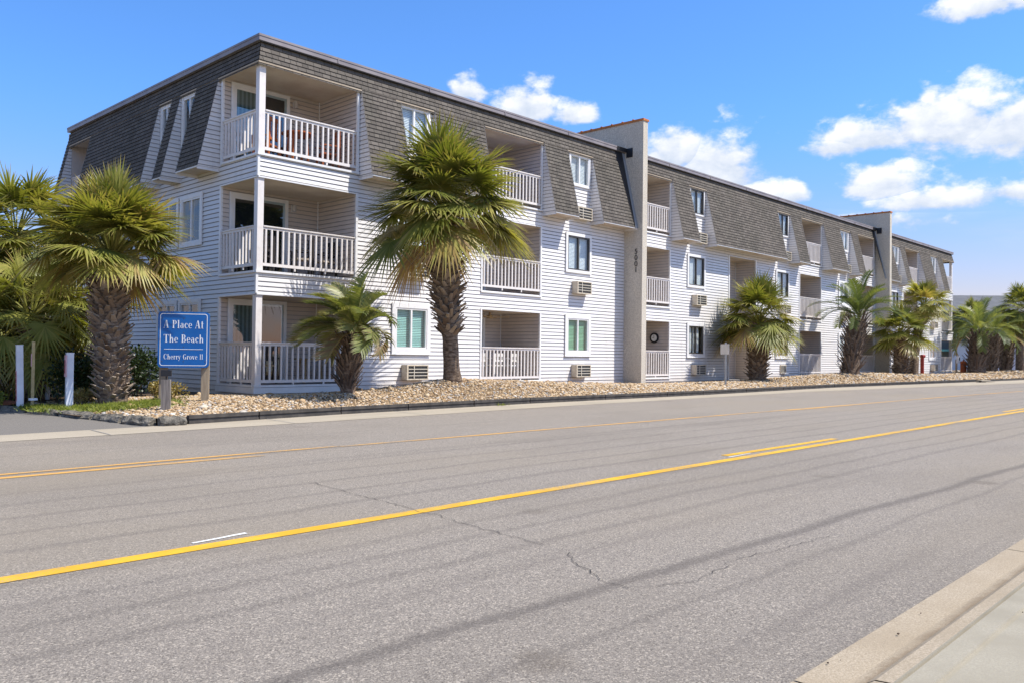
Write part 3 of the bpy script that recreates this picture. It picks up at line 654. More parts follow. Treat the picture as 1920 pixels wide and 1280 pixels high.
# mansard
MZ0, MZ1, MZT = 5.28, 7.55, 8.06; PR = .58; KS = (PR - .06) / (MZ1 - MZ0); SL = math.sqrt(1 + KS * KS)
prot = lambda z: PR - (z - MZ0) * KS
MF = lambda u, z, o: (u, -prot(z) - o, z); ML = lambda u, z, o: (XL - prot(z) - o, u, z); MR = lambda u, z, o: (XR + prot(z) + o, u, z)
SE = SHE / SL
def mans(to3, u0, u1, z0, z1, lo=None, hi=None): mb = MB(); clap(mb, to3, u0, u1, z0, z1, (), .016, SE, lo, hi, 0, MZ0, SL); return mb
def panel(side, u0, u1, cheek0=True, cheek1=True):
    to = {'F': MF, 'L': ML, 'R': MR}[side]
    mb = mans(to, u0, u1, MZ0, MZ1)
    o = mb.build('mansard_panel', 'shingle', B)
    P = lambda u, d, z: (u, -d, z) if side == 'F' else ((XL - d, u, z) if side == 'L' else (XR + d, u, z))
    for u, s in ((u0, -1), (u1, 1)):
        m = MB()
        def to3(w, z, off, u=u, s=s): return P(u + s * off, w, z)
        clap(m, to3, 0.0, PR, MZ0, MZ1 + .2, (), .012, E_, None, lambda z: max(0.0, prot(z)), 0, groove=2)
        m.face([P(u, prot(MZ0) + .012, MZ0), P(u + s * .02, prot(MZ0) + .012, MZ0), P(u + s * .02, prot(MZ1) + .012, MZ1), P(u, prot(MZ1) + .012, MZ1)], None, 1)
        m.build('cheek', ['siding', 'drip_dark', 'groove'], o)
    m = MB(); m.face([P(u0, 0, MZ0 - .002), P(u1, 0, MZ0 - .002), P(u1, PR, MZ0 - .002), P(u0, PR, MZ0 - .002)])
    m.face([P(u0, PR + .006, MZ0 - .03), P(u1, PR + .006, MZ0 - .03), P(u1, PR + .006, MZ0 + .012), P(u0, PR + .006, MZ0 + .012)], None, 1)
    m.face([P(u0, PR + .006, MZ0 - .03), P(u1, PR + .006, MZ0 - .03), P(u1, PR - .03, MZ0 - .03), P(u0, PR - .03, MZ0 - .03)], None, 1)
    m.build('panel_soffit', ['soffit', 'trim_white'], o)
PAN = [(2.74, 4.02), (5.25, 7.18), (9.93, 11.10), (12.43, 14.39), (17.45, 18.66), (19.95, 26.30), (27.62, 28.77), (31.37, 33.46), (34.90, 35.84), (39.02, 41.05), (42.43, 43.24), (45.92, 48.06), (49.42, 50.54)]
for p in PAN: panel('F', *p)
for p in ((1.88, 3.05), (3.98, 4.47), (5.27, 10.3), (12.22, 12.5)): panel('L', *p)
panel('R', 1.88, 12.5)
mb = MB()
clap(mb, MF, XL, 14.405, MZ1, MZT, (), .016, SE, lambda z: XL - prot(z), None, 0, MZ0, SL)
clap(mb, MF, 14.695, 38.725, MZ1, MZT, (), .016, SE, None, None, 0, MZ0, SL)
clap(mb, MF, 39.015, XR, MZ1, MZT, (), .016, SE, None, lambda z: XR + prot(z), 0, MZ0, SL)
clap(mb, ML, 0, YB, MZ1, MZT, (), .016, SE, lambda z: -prot(z), None, 0, MZ0, SL)
clap(mb, MR, 0, YB, MZ1, MZT, (), .016, SE, lambda z: -prot(z), None, 0, MZ0, SL)
mb.build('mansard_band', 'shingle', B)
mb = MB()   # underside of the shingle band and its thin board
mb.face([(XL - .075, 0, MZ1 - .004), (XL + .05, 0, MZ1 - .004), (XL + .05, YB, MZ1 - .004), (XL - .075, YB, MZ1 - .004)])
for (a, b) in ((XL - .07, 14.40), (14.70, 38.72), (39.02, XR + .07)): mb.face([(a, -.075, MZ1 - .004), (a, .05, MZ1 - .004), (b, .05, MZ1 - .004), (b, -.075, MZ1 - .004)])
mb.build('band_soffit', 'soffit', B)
for (a, b) in [(XL - .07, 2.74)] + BALS + [(50.54, XR + .07)] + [(x, x + WW) for x in WINX]:
    mb = MB(); mb.box((a, -.079, MZ1 - .038), (b, -.05, MZ1 - .006)); mb.build('head_board', 'board_tan', B)
for (a, b) in ((-.05, 1.88), (3.05, 3.98), (4.47, 5.27), (10.3, 12.22)):
    mb = MB(); mb.box((XL - .079, a, MZ1 - .038), (XL - .05, b, MZ1 - .006)); mb.build('head_board', 'board_tan', B)
mb = MB()
for (a, b) in ((XL - .05, 14.40), (14.70, 38.72), (39.02, XR + .05)): mb.box((a, -.05, MZT - .01), (b, .12, 8.19)); mb.box((a, -.062, 8.15), (b, -.05, 8.20)); mb.box((a, -.028, MZT - .03), (b, .0, MZT - .011), 1)
mb.box((XL - .05, .12, MZT - .01), (XL + .12, YB + .03, 8.19)); mb.box((XL - .062, -.062, 8.15), (XL - .05, YB + .03, 8.20)); mb.box((XR - .12, .12, MZT - .01), (XR + .05, YB + .03, 8.19))
x = 2.0
while x < 53:
    if not any(abs(x - w) < .4 for w in (14.55, 38.87)): mb.box((x, -.066, MZT - .005), (x + .03, -.052, 8.203))
    x += 3.05
mb.build('roof_fascia', ['fascia_metal', 'drip_dark'], B)

# fire walls
def text_mesh(txt, size, extrude=.006, sx=1.0):
    c = bpy.data.curves.new('lettering', 'FONT'); c.body = txt; c.size = size; c.extrude = extrude; c.align_x = 'CENTER'; c.align_y = 'CENTER'
    t = bpy.data.objects.new('lettering', c); COL.objects.link(t); dg = bpy.context.evaluated_depsgraph_get(); dg.update()
    me = bpy.data.meshes.new_from_object(t.evaluated_get(dg)); bpy.data.objects.remove(t); bpy.data.curves.remove(c)
    me.transform(Matrix.Diagonal((sx, 1, 1, 1)))
    return me
for (x0, zt, yb) in ((14.41, 9.10, 6.0), (38.73, 9.02, 6.0)):
    mb = MB(); n = 16
    mb.box((x0, -.79, -.9), (x0 + .28, yb, zt))
    o = mb.build('fire_wall', 'stucco', B)
    m = MB(); y = -.82
    while y < yb - .1:
        m.box((x0 - .035, y, zt + .001), (x0 + .315, y + .46, zt + .075)); m.box((x0 - .05, y + .43, zt + .0755), (x0 + .33, y + .485, zt + .10)); y += .475
    m.build('coping', 'terracotta', o)
    m = MB()
    for a, b in zip(np.linspace(MZ0, MZT, 12)[:-1], np.linspace(MZ0, MZT, 12)[1:]):
        m.face([(x0 - .15, -prot(a) - .03, a), (x0 - .005, -prot(a) - .03, a), (x0 - .005, -prot(b) - .03, b), (x0 - .15, -prot(b) - .03, b)])
        m.face([(x0 - .15, -prot(a), a), (x0 - .15, -prot(a) - .03, a), (x0 - .15, -prot(b) - .03, b), (x0 - .15, -prot(b), b)])
    m.build('flashing', 'flashing', o)
    m = MB()     # fire wall's cast shadow built as a black strip, plus roofing patch and panel
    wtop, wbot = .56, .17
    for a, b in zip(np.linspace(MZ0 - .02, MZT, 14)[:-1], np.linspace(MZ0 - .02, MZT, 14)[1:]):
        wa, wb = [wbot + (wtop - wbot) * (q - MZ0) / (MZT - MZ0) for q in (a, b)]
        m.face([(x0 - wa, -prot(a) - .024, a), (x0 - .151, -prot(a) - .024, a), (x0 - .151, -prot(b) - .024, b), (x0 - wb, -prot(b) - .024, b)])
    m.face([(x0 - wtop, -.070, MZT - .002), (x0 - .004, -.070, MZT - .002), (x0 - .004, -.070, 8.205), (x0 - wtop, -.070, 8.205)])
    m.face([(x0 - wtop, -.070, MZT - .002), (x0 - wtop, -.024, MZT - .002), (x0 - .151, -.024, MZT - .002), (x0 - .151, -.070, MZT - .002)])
    m.box((x0 - .02, -.34, 7.86), (x0 - .003, -.071, 8.19)); m.build('shadow_membrane', 'black_metal', o)
    if x0 < 20:
        for ch, z in (('5', 4.44), ('0', 4.22), ('0', 4.0), ('1', 3.79)):
            me = text_mesh(ch, .27, .012); me.materials.append(MATS['drip_dark'])
            t = bpy.data.objects.new('house_number', me); COL.objects.link(t); t.parent = o; t.location = (x0 - .013, -.53, z); t.rotation_euler = (R_(90), 0, R_(-90))

# windows
def make_window(w, h, trim, style, blind, split=.5):
    """part with sub-parts; origin at lower left of the trim, looking towards -Y"""
    mb = MB(); fr = .045
    t = trim
    mb.box((0, -.035, 0), (w, -.001, t)); mb.box((0, -.035, h - t), (w, -.001, h)); mb.box((0, -.0345, t), (t, -.001, h - t)); mb.box((w - t, -.0345, t), (w, -.001, h - t))
    mb.box((-.02, -.05, -.03), (w + .02, -.0352, .0)) if trim > .1 else None
    o = mb.build('window', 'trim_white', B)
    fm = MB(); a, b, c, d = t, w - t, t, h - t; y0, y1 = -.02, .06
    fm.box((a, y0, c), (b, y1, c + fr)); fm.box((a, y0, d - fr), (b, y1, d)); fm.box((a, y0, c + fr), (a + fr, y1, d - fr)); fm.box((b - fr, y0, c + fr), (b, y1, d - fr))
    xm = a + (b - a) * split; fm.box((xm - .028, y0 + .004, c + fr), (xm + .028, y1, d - fr))
    fm.build('frame', 'trim_white' if style == 'white' else 'dark_frame', o)
    gm = MB(); gm.face([(a, .018, c), (b, .018, c), (b, .018, d), (a, .018, d)]); gm.build('pane', 'glass', o)
    bm_ = MB()
    if blind == 'side':
        for q in range(6):
            x0_, x1_ = b - (b - a) * .30 + (b - a) * .05 * q, b - (b - a) * .30 + (b - a) * .05 * (q + 1); dy = .02 if q % 2 else 0.0
            bm_.face([(x0_, .10 + dy, c), (x1_, .12 - dy, c), (x1_, .12 - dy, d), (x0_, .10 + dy, d)])
    elif blind == 'curtains':
        for q in range(24):
            x0_ = a + (b - a) * q / 24; x1_ = a + (b - a) * (q + 1) / 24
            if .36 < (q + .5) / 24 < .40 or .86 < (q + .5) / 24: continue
            dy = .02 if q % 2 else 0.0
            bm_.face([(x0_, .10 + dy, c), (x1_, .10 + .02 - dy, c), (x1_, .10 + .02 - dy, d), (x0_, .10 + dy, d)])
    else:
        z = c + .02
        while z < d - .02:
            bm_.face([(a, .085, z), (b, .085, z), (b, .10, z + .042), (a, .10, z + .042)]); z += .045
    bm_.build('blind', {'white': 'blind_white', 'teal': 'blind_teal', 'green': 'blind_green', 'curtains': 'clock_face', 'side': 'curtain'}[blind], o)
    dm = MB(); dm.box((a - .02, .16, c - .02), (b + .02, .17, d + .02)); dm.box((a - .02, .061, c - .03), (b + .02, .16, c - .004)); dm.box((a - .02, .061, d + .004), (b + .02, .16, d + .03)); dm.build('room', 'room_dark', o)
    return o
kinds = {}
def window(key, loc, rz=0):
    if key not in kinds:
        o = make_window(*key); kinds[key] = o; o.location = loc; o.rotation_euler = (0, 0, rz); return o
    return inst(kinds[key], B, loc, rz)
L1S = [('white', 'teal'), ('white', 'green'), ('dark', 'curtains'), ('dark', 'white'), ('white', 'white'), ('white', 'white'), ('white', 'white')]
L2S = [('white', 'white'), ('dark', 'white'), ('dark', 'white'), ('dark', 'white'), ('white', 'white'), ('dark', 'white'), ('white', 'white')]
L3S = [('white', 'white'), ('white', 'white'), ('dark', 'white'), ('dark', 'white'), ('white', 'white'), ('white', 'white'), ('white', 'white')]
for i, x in enumerate(WINX):
    window((WW, WZ[0][1] - WZ[0][0], .13, *L1S[i]), (x, -.018, WZ[0][0]))
    window((WW, WZ[1][1] - WZ[1][0], .13 if L2S[i][0] == 'white' else .10, *L2S[i]), (x, -.018, WZ[1][0]))
    window((WW - .24, W3[1] - W3[0], .06, *L3S[i]), (x + .12, -.018, W3[0]))
for (a, b) in lw:
    for (z0, z1), st in (((.79, 2.07), 'side'), ((3.45, 4.81), 'side')): window((b - a, z1 - z0, .10, 'white', st), (XL - .018, b, z0), R_(-90))
for (a, b) in l3w: window((b - a, 1.4, .07, 'white', 'side'), (XL - .018, b, 6.1), R_(-90))

# wall air conditioners
def make_ac():
    mb = MB(); w, h, dp = .76, .41, .24
    mb.box((0, -dp, 0), (w, 0, .03)); mb.box((0, -dp, h - .03), (w, 0, h)); mb.box((0, -dp, .03), (.05, 0, h - .03)); mb.box((w - .03, -dp, .03), (w, 0, h - .03))
    o = mb.build('air_conditioner', 'ac_beige', B)
    m = MB(); m.box((.05, -dp + .03, .03), (w - .03, -.01, h - .03)); m.build('core', 'ac_dark', o)
    m = MB()
    for k in range(1, 4): m.box((.05, -dp - .004, .03 + k * .0875 - .009), (w - .03, -dp + .012, .03 + k * .0875 + .009))
    m.box((.24, -dp - .006, .03), (.262, -dp + .010, h - .03))
    m.build('grille', 'ac_slat', o)
    return o
ac = make_ac(); first = True
for i, x in enumerate(WINX):
    for z in (.02, 2.79, 5.29):
        if i == 3 and z < 1: continue
        loc = (x + .36, -.019, z)
        if first: ac.location = loc; first = False
        else: inst(ac, B, loc)
mb = MB(); mb.box((26.78, -.06, .02), (27.36, .02, .42)); mb.box((26.82, -.062, .06), (26.98, -.0605, .38), 1); mb.box((27.02, -.064, .06), (27.32, -.0605, .38), 1)
mb.box((26.95, -.2, .0), (27.3, -.065, .05), 2); mb.build('air_conditioner', ['ac_beige', 'ac_dark', 'trim_white'], B)

# railings
def railing(p0, p1, z, skip0=.0, dark=False):
    p0, p1 = Vector((*p0, z)), Vector((*p1, z)); L = (p1 - p0).length; t = (p1 - p0) / L
    rot = Matrix((t, Vector((-t.y, t.x, 0)), Vector((0, 0, 1)))).transposed()
    mb = MB()
    mb.box((0, -.02, .90), (L, .02, .955), 0, rot, p0); mb.box((0, -.045, .9555), (L, .045, .985), 0, rot, p0); mb.box((0, -.02, .03), (L, .02, .10), 0, rot, p0)
    n = max(3, round(L / .152))
    for k in range(n):
        x = (k + .5) * L / n; mb.box((x - .021, -.021, .101), (x + .021, .0205, .8995), 0, rot, p0)
    for k in (1, 2): mb.box((L * k / 3 - .02, -.015, -.04), (L * k / 3 + .02, .015, .03), 0, rot, p0)
    mb.build('balcony_railing', 'rail_white', B)
RZ = [-.03, 2.72, 5.47]
for z in RZ:
    railing((.03, .03), (2.64, .03), z); railing((XL + .03, 1.72), (XL + .03, .17), z)
    railing((50.62, .03), (XR - .17, .03), z); railing((XR - .03, .17), (XR - .03, 1.72), z)
    for (a, b) in BALS: railing((a + .015, .0), (b - .015, .0), z)
railing((STAIR[0] + .02, .45), (STAIR[0] + .75, .45), -.1)
railing((XL + .03, 12.15), (XL + .03, 10.4), 5.47)
mb = MB()
for (z0, z1), b in zip(LV, (-.11, 2.632, 5.402)):
    pm = MB(); pm.box((XL + .004, .004, b), (XL + .165, .165, z1 - .004)); pm.box((XL - .004, -.004, z1 - .03), (XL + .173, .173, z1 - .0045)); pm.build('corner_post', 'rail_white', B)
    pm = MB(); pm.box((XR - .165, .004, b), (XR - .004, .165, z1 - .004)); pm.build('corner_post', 'rail_white', B)

# sliding doors and lamps
def door(x0, x1, z0, ht, y, wide=False, left='curtain', rightm='room_dark'):
    mb = MB(); t = .09
    mb.box((x0, y - .05, z0), (x0 + t, y - .019, z0 + ht)); mb.box((x1 - t, y - .05, z0), (x1, y - .019, z0 + ht)); mb.box((x0 + t, y - .05, z0 + ht - t), (x1 - t, y - .019, z0 + ht))
    o = mb.build('sliding_door', 'trim_white', B)
    xm = (x0 + x1) / 2; m = MB()
    for (a, b, yy) in ((x0 + t, xm + .03, y - .035), (xm - .03, x1 - t, y - .025)):
        m.box((a, yy, z0 + .02), (a + .06, yy + .012, z0 + ht - t)); m.box((b - .06, yy, z0 + .02), (b, yy + .012, z0 + ht - t)); m.box((a + .06, yy, z0 + ht - t - .06), (b - .06, yy + .012, z0 + ht - t - .001))
    m.build('frame', 'trim_white', o)
    m = MB(); m.face([(x0 + t, y - .026, z0), (x1 - t, y - .026, z0), (x1 - t, y - .026, z0 + ht - t), (x0 + t, y - .026, z0 + ht - t)]); m.build('pane', 'glass_door', o)
    m = MB(); m.face([(x0 + t, y - .0205, z0), (xm, y - .0205, z0), (xm, y - .0205, z0 + ht - t), (x0 + t, y - .0205, z0 + ht - t)], None, 0); m.face([(xm, y - .0205, z0), (x1 - t, y - .0205, z0), (x1 - t, y - .0205, z0 + ht - t), (xm, y - .0205, z0 + ht - t)], None, 1)
    m.build('curtain', [left, rightm], o)
for z0, l in ((-.045, 'curtain'), (2.635, 'room_dark'), (5.405, 'curtain')): door(.06, 1.72, z0, 2.09, 1.75, True, l); door(50.9, 52.6, z0, 2.05, 1.75)
for (a, b) in BALS:
    for z0 in (-.045, 2.635, 5.405): door(a + .25, a + 1.85, z0, 2.0, 1.75)
for z in (4.53, 7.30):
    m = MB(); m.box((-.05, -.02, -.09), (.05, 0, .09)); o = m.build('wall_lamp', 'trim_white', B); o.location = (1.87, 1.73, z)
    m = MB(); m.tube([(0, -.075, -.085), (0, -.075, .085)], [.055, .062], 12); m.build('lamp_shade', 'lamp_glass', o)
m = MB(); m.tube([(9.98, -.06, 5.42), (10.14, -.06, 5.42), (10.16, -.06, 5.40), (10.16, -.06, 5.2)], .022, 8); m.build('drain_pipe', 'trim_white', B)

# things on the balconies
def chair(name, mat, seatmat, label, loc, rz, h=1.0, group=None, slats=4):
    t = empty(name, loc, rz); tag(t, label, 'chair', group)
    m = MB(); m.box((-.24, -.24, .42), (.24, .22, .46)); m.build('seat', seatmat, t)
    m = MB(); m.box((-.24, .20, h - .10), (.24, .235, h)); m.box((-.24, .20, .56), (.24, .235, .62))
    for k in range(slats): x = -.2 + .4 * k / (slats - 1); m.box((x - .03, .203, .62), (x + .03, .23, h - .1))
    m.build('backrest', mat, t)
    for sx in (-1, 1):
        for sy, top in ((-1, .64), (1, h)):
            m = MB(); m.box((sx * .235 - .025, sy * .215 - .025, 0), (sx * .235 + .025, sy * .215 + .025, top)); m.build('leg', mat, t)
        m = MB(); m.box((sx * .235 - .035, -.27, .642), (sx * .235 + .035, .19, .67)); m.build('armrest', mat, t)
    return t
def table(name, mat, label, loc, r=.42, h=.74):
    t = empty(name, loc); tag(t, label, 'table')
    m = MB(); m.tube([(0, 0, h - .035), (0, 0, h)], r, 20); m.build('tabletop', mat, t)
    for k in range(4):
        a = k * math.pi / 2 + .6; m = MB(); m.bar((math.cos(a) * r * .75, math.sin(a) * r * .75, 0), (math.cos(a) * r * .6, math.sin(a) * r * .6, h - .036), .045); m.build('leg', mat, t)
chair('wooden_chair', 'orange_wood', 'orange_wood', 'orange wooden armchair nearest the corner post on the top balcony', (.62, .95, 5.404), R_(205), 1.12)
chair('wooden_chair', 'orange_wood', 'orange_wood', 'orange wooden chair by the inner wall of the top corner balcony', (2.2, .62, 5.404), R_(255), 1.08)
table('wooden_table', 'orange_wood', 'orange wooden table between the chairs on the top balcony', (1.4, .8, 5.404), .40, .88)
chair('patio_chair', 'dark_wicker', 'cushion', 'dark patio chair with tan cushion on the middle corner balcony', (1.55, .72, 2.634), R_(250), .98)
chair('patio_chair', 'dark_wicker', 'dark_wicker', 'dark patio chair in front of the middle balcony glass door', (.55, .95, 2.634), R_(160), .95)
chair('patio_chair', 'dark_wicker', 'cushion', 'dark patio chair by the inner wall of the middle corner balcony', (2.25, .8, 2.634), R_(270), .98)
table('wooden_table', 'light_wood', 'pale wooden table on the ground floor corner balcony', (1.9, .85, -.046), .45, .62)
chair('wooden_chair', 'dark_wicker', 'light_wood', 'dark chair with pale seat behind the ground floor corner railing', (.5, .75, -.046), R_(190), .9)
for k, x in enumerate((7.75, 8.55, 9.2)):
    chair('plastic_chair', 'plastic_white', 'plastic_white', ['white plastic chair at the left on the second ground floor balcony', 'white plastic chair in the middle of the second ground floor balcony', 'white plastic chair at the right on the second ground floor balcony'][k], (x, .75, -.046), R_(170 + 15 * k), .82, 'white chairs on the ground floor balcony')
t = empty('folding_table', (8.9, .55, 5.404)); tag(t, 'blue topped table behind the railing of the second upper balcony', 'table')
m = MB(); m.box((-.55, -.35, 1.05), (.75, .3, 1.1)); m.build('tabletop', 'blue_cloth', t)
for sx in (-.5, .7):
    for sy in (-.3, .25): m = MB(); m.box((sx - .02, sy - .02, 0), (sx + .02, sy + .02, 1.05)); m.build('leg', 'galv', t)
t = empty('wall_clock', (17.34, .62, 1.45)); tag(t, 'round black framed clock on the balcony wall beside the first fire wall', 'clock')
m = MB(); m.tube([(-.05, 0, 0), (-.01, 0, 0)], .2, 24); m.build('rim', 'black_metal', t)
m = MB(); m.tube([(-.056, 0, 0), (-.051, 0, 0)], .13, 24); m.build('dial', 'clock_face', t)
m = MB(); m.box((-.06, -.006, 0), (-.057, .006, .10)); m.box((-.06, -.0, -.006), (-.057, .07, .006)); m.build('hands', 'black_metal', t)
t = empty('ceiling_fan', (8.35, .75, 2.05)); tag(t, 'tan ceiling fan under the second ground floor balcony ceiling', 'fan')
m = MB(); m.tube([(0, 0, -.10), (0, 0, 0)], .03, 8); m.tube([(0, 0, -.2), (0, 0, -.1)], .09, 14); m.build('motor', 'light_wood', t)
for k in range(4):
    a = k * math.pi / 2 + .5; rot = Matrix.Rotation(a, 3, 'Z'); m = MB(); m.box((.09, -.065, -.165), (.62, .065, -.15), 0, rot, (0, 0, 0)); m.build('blade', 'light_wood', t)

# ------------------------------------------------------------------ palms
G = Vector((0, 0, -1))
def blade(mb, p, d, n, L, w, droop, tint, segs=3, wind=(0, 0, 0)):
    s = d.cross(n)
    if s.length < 1e-4: s = d.orthogonal()
    s.normalize(); prev = None
    for i in range(segs + 1):
        t = i / segs
        c = p + d * (L * t) + Vector((wind[0] * t * t * L, wind[1] * t * t * L, -droop * t * t * L + wind[2] * t * t * L))
        ww = w * (.35 + 1.5 * t if t < .4 else .95 * (1 - t) / .6 + .04)
        a, b = tuple(c - s * ww), tuple(c + s * ww)
        if prev: mb.face([prev[0], prev[1], b, a], [(tint, prev[2]), (tint, prev[2]), (tint, t), (tint, t)])
        prev = (a, b, t)
def trunk_parts(root, pts, rads, boot, bstart, bn, blen, bwid, seed, angle=(30, 55), narrow=False, top_extra=0.0, bmat='boot'):
    rng = random.Random(seed); m = MB()
    P = [Vector(p) for p in pts]
    seglen = [0]
    for a, b in zip(P[:-1], P[1:]): seglen.append(seglen[-1] + (b - a).length)
    T = seglen[-1]
    def at(s):
        i = max(0, min(len(P) - 2, next((k for k in range(len(P) - 1) if seglen[k + 1] >= s), len(P) - 2)))
        f = (s - seglen[i]) / (seglen[i + 1] - seglen[i]); return P[i].lerp(P[i + 1], f), rads[i] + (rads[i + 1] - rads[i]) * f
    n = 26; mb = MB(); ringpts = [at(T * i / n) for i in range(n + 1)]
    mb.tube([p for p, r in ringpts], [r * rng.uniform(.97, 1.03) for p, r in ringpts], 16)
    mb.build('trunk', 'trunk_bark', root, smooth=True, weld=True)
    if not boot: return
    mb = MB(); k = 0; N = bn; s = bstart
    for k in range(N):
        s = bstart + (T - bstart + top_extra) * k / N
        c, r = at(min(s, T)); a = k * 2.39996 + rng.uniform(-.12, .12)
        o = Vector((math.cos(a), math.sin(a), 0)); sd = Vector((-math.sin(a), math.cos(a), 0)); ang = R_(rng.uniform(*angle))
        lean = rng.choice((-1, 1)) * rng.uniform(.15, .45) if not narrow else rng.uniform(-.12, .12)
        d = (o * math.sin(ang) + Vector((0, 0, 1)) * math.cos(ang) + sd * lean).normalized()
        nn = (o * math.cos(ang) - Vector((0, 0, 1)) * math.sin(ang)).normalized(); s2 = d.cross(nn).normalized()
        base = c + o * (r * .82); L = blen * rng.uniform(.7, 1.25); w = bwid * rng.uniform(.8, 1.15); th = w * .3; tint = rng.random()
        secs = []
        for (t, ws, ts, cv) in ((0, 1.0, 1.0, 0), (.35, .72, .8, 0), (1.0, .42, .45, .10 if not narrow else .16)):
            cc = base + d * (L * t) + nn * (L * cv)
            secs.append([tuple(cc + s2 * (x * w * ws / 2) + nn * (y * th * ts / 2)) for x, y in ((-1, -1), (1, -1), (1, .4), (0, 1), (-1, .4))])
        for q in range(2):
            for j in range(5): mb.face([secs[q][j], secs[q][(j + 1) % 5], secs[q + 1][(j + 1) % 5], secs[q + 1][j]], [(tint, 0)] * 4)
        mb.face(secs[2], [(min(1, tint + .3), 0)] * 5)
    mb.build('leaf_bases', bmat, root)
def sabal(name, base, pts, rads, centre, rad, nf, seed, label, bstart=.3, bn=170, blen=.22, bwid=.11, nb=34, boot=True, elmin=-48, bend=(0, 0), petl=.58, sq=1.0, tintoff=0.0, mat='sabal_leaf', bladew=.029, cat='palm tree', bmat='boot'):
    root = empty(name, base); tag(root, label, cat); rng = random.Random(seed)
    pts = [Vector(p) - Vector(base) for p in pts]; C = Vector(centre) - Vector(base)
    trunk_parts(root, pts, rads, boot, bstart, bn, blen, bwid, seed, bmat=bmat)
    mb = MB(); pm = MB()
    for k in range(nf):
        f = (k + .5) / nf; el = R_(86 - (86 - elmin) * f ** .85) + rng.uniform(-.24, .24); a = k * 2.39996 + rng.uniform(-.4, .4)
        d0 = Vector((math.cos(a) * math.cos(el), math.sin(a) * math.cos(el), math.sin(el)))
        Lp = rad * petl * rng.uniform(.66, 1.15); sagk = .16 + .1 * f
        p0 = C + Vector((math.cos(a), math.sin(a), 0)) * .08 - Vector((0, 0, .25 * rad * f))
        pp = [p0 + d0 * (Lp * t) + Vector((bend[0] * f, bend[1] * f, -sagk)) * (Lp * t * t) for t in (0, .33, .66, 1)]
        old = f > .90 and rng.random() < .45
        for q in pp: q.y *= 1
        pm.tube(pp, [.022, .018, .015, .012], 4, cap=False, uv=(.55 + .2 * f, .2))
        d = (pp[3] - pp[2]).normalized(); s = d.cross(Vector((0, 0, 1)))
        if s.length < .1: s = Vector((-math.sin(a), math.cos(a), 0))
        s = (s.normalized() + Vector((rng.uniform(-.3, .3), rng.uniform(-.3, .3), rng.uniform(-.3, .3)))); s = (s - d * s.dot(d)).normalized(); n = s.cross(d).normalized()
        if n.z < 0 and el < 1.3: n = -n
        rc = R_(rng.uniform(8, 46)) * (1 - .25 * f) * (1 if el < 1.2 else .3)          # the fan bends back on its stalk
        d, n = (d * math.cos(rc) - n * math.sin(rc)).normalized(), (n * math.cos(rc) + d * math.sin(rc)).normalized()
        Lb = rad * .52 * rng.uniform(.88, 1.1); thm = R_(rng.uniform(98, 128)); ftint = min(.86, max(0, rng.gauss(.42 + .10 * f + tintoff, .10))) if not old else rng.uniform(.72, .95)
        for j in range(nb):
            th = -thm + 2 * thm * j / (nb - 1) + rng.uniform(-.03, .03)
            cup = .16 - .30 * math.sin(th) ** 2
            b = (d * math.cos(th) + s * math.sin(th) + n * cup).normalized()
            h = pp[3] + d * (Lb * .08 * math.cos(th))
            Lj = Lb * (.66 + .34 * math.cos(th * .75)) * rng.uniform(.86, 1.08)
            dr = rng.uniform(.03, .26) + .10 * f + (.2 if old else 0)
            ti = min(1, max(0, ftint + rng.gauss(0, .09)))
            blade(mb, h, b, n, Lj, bladew * rad / 1.8 * (1.1 if rad > 1.2 else 1), dr, ti, 3, (bend[0] * .3, bend[1] * .3, 0))
    for q in (mb, pm):
        if sq != 1.0: q.v = [(p[0], C.y + (p[1] - C.y) * sq, p[2]) for p in q.v]
    o = mb.build('crown', mat, root); pm.build('petioles', mat, o)
    return root
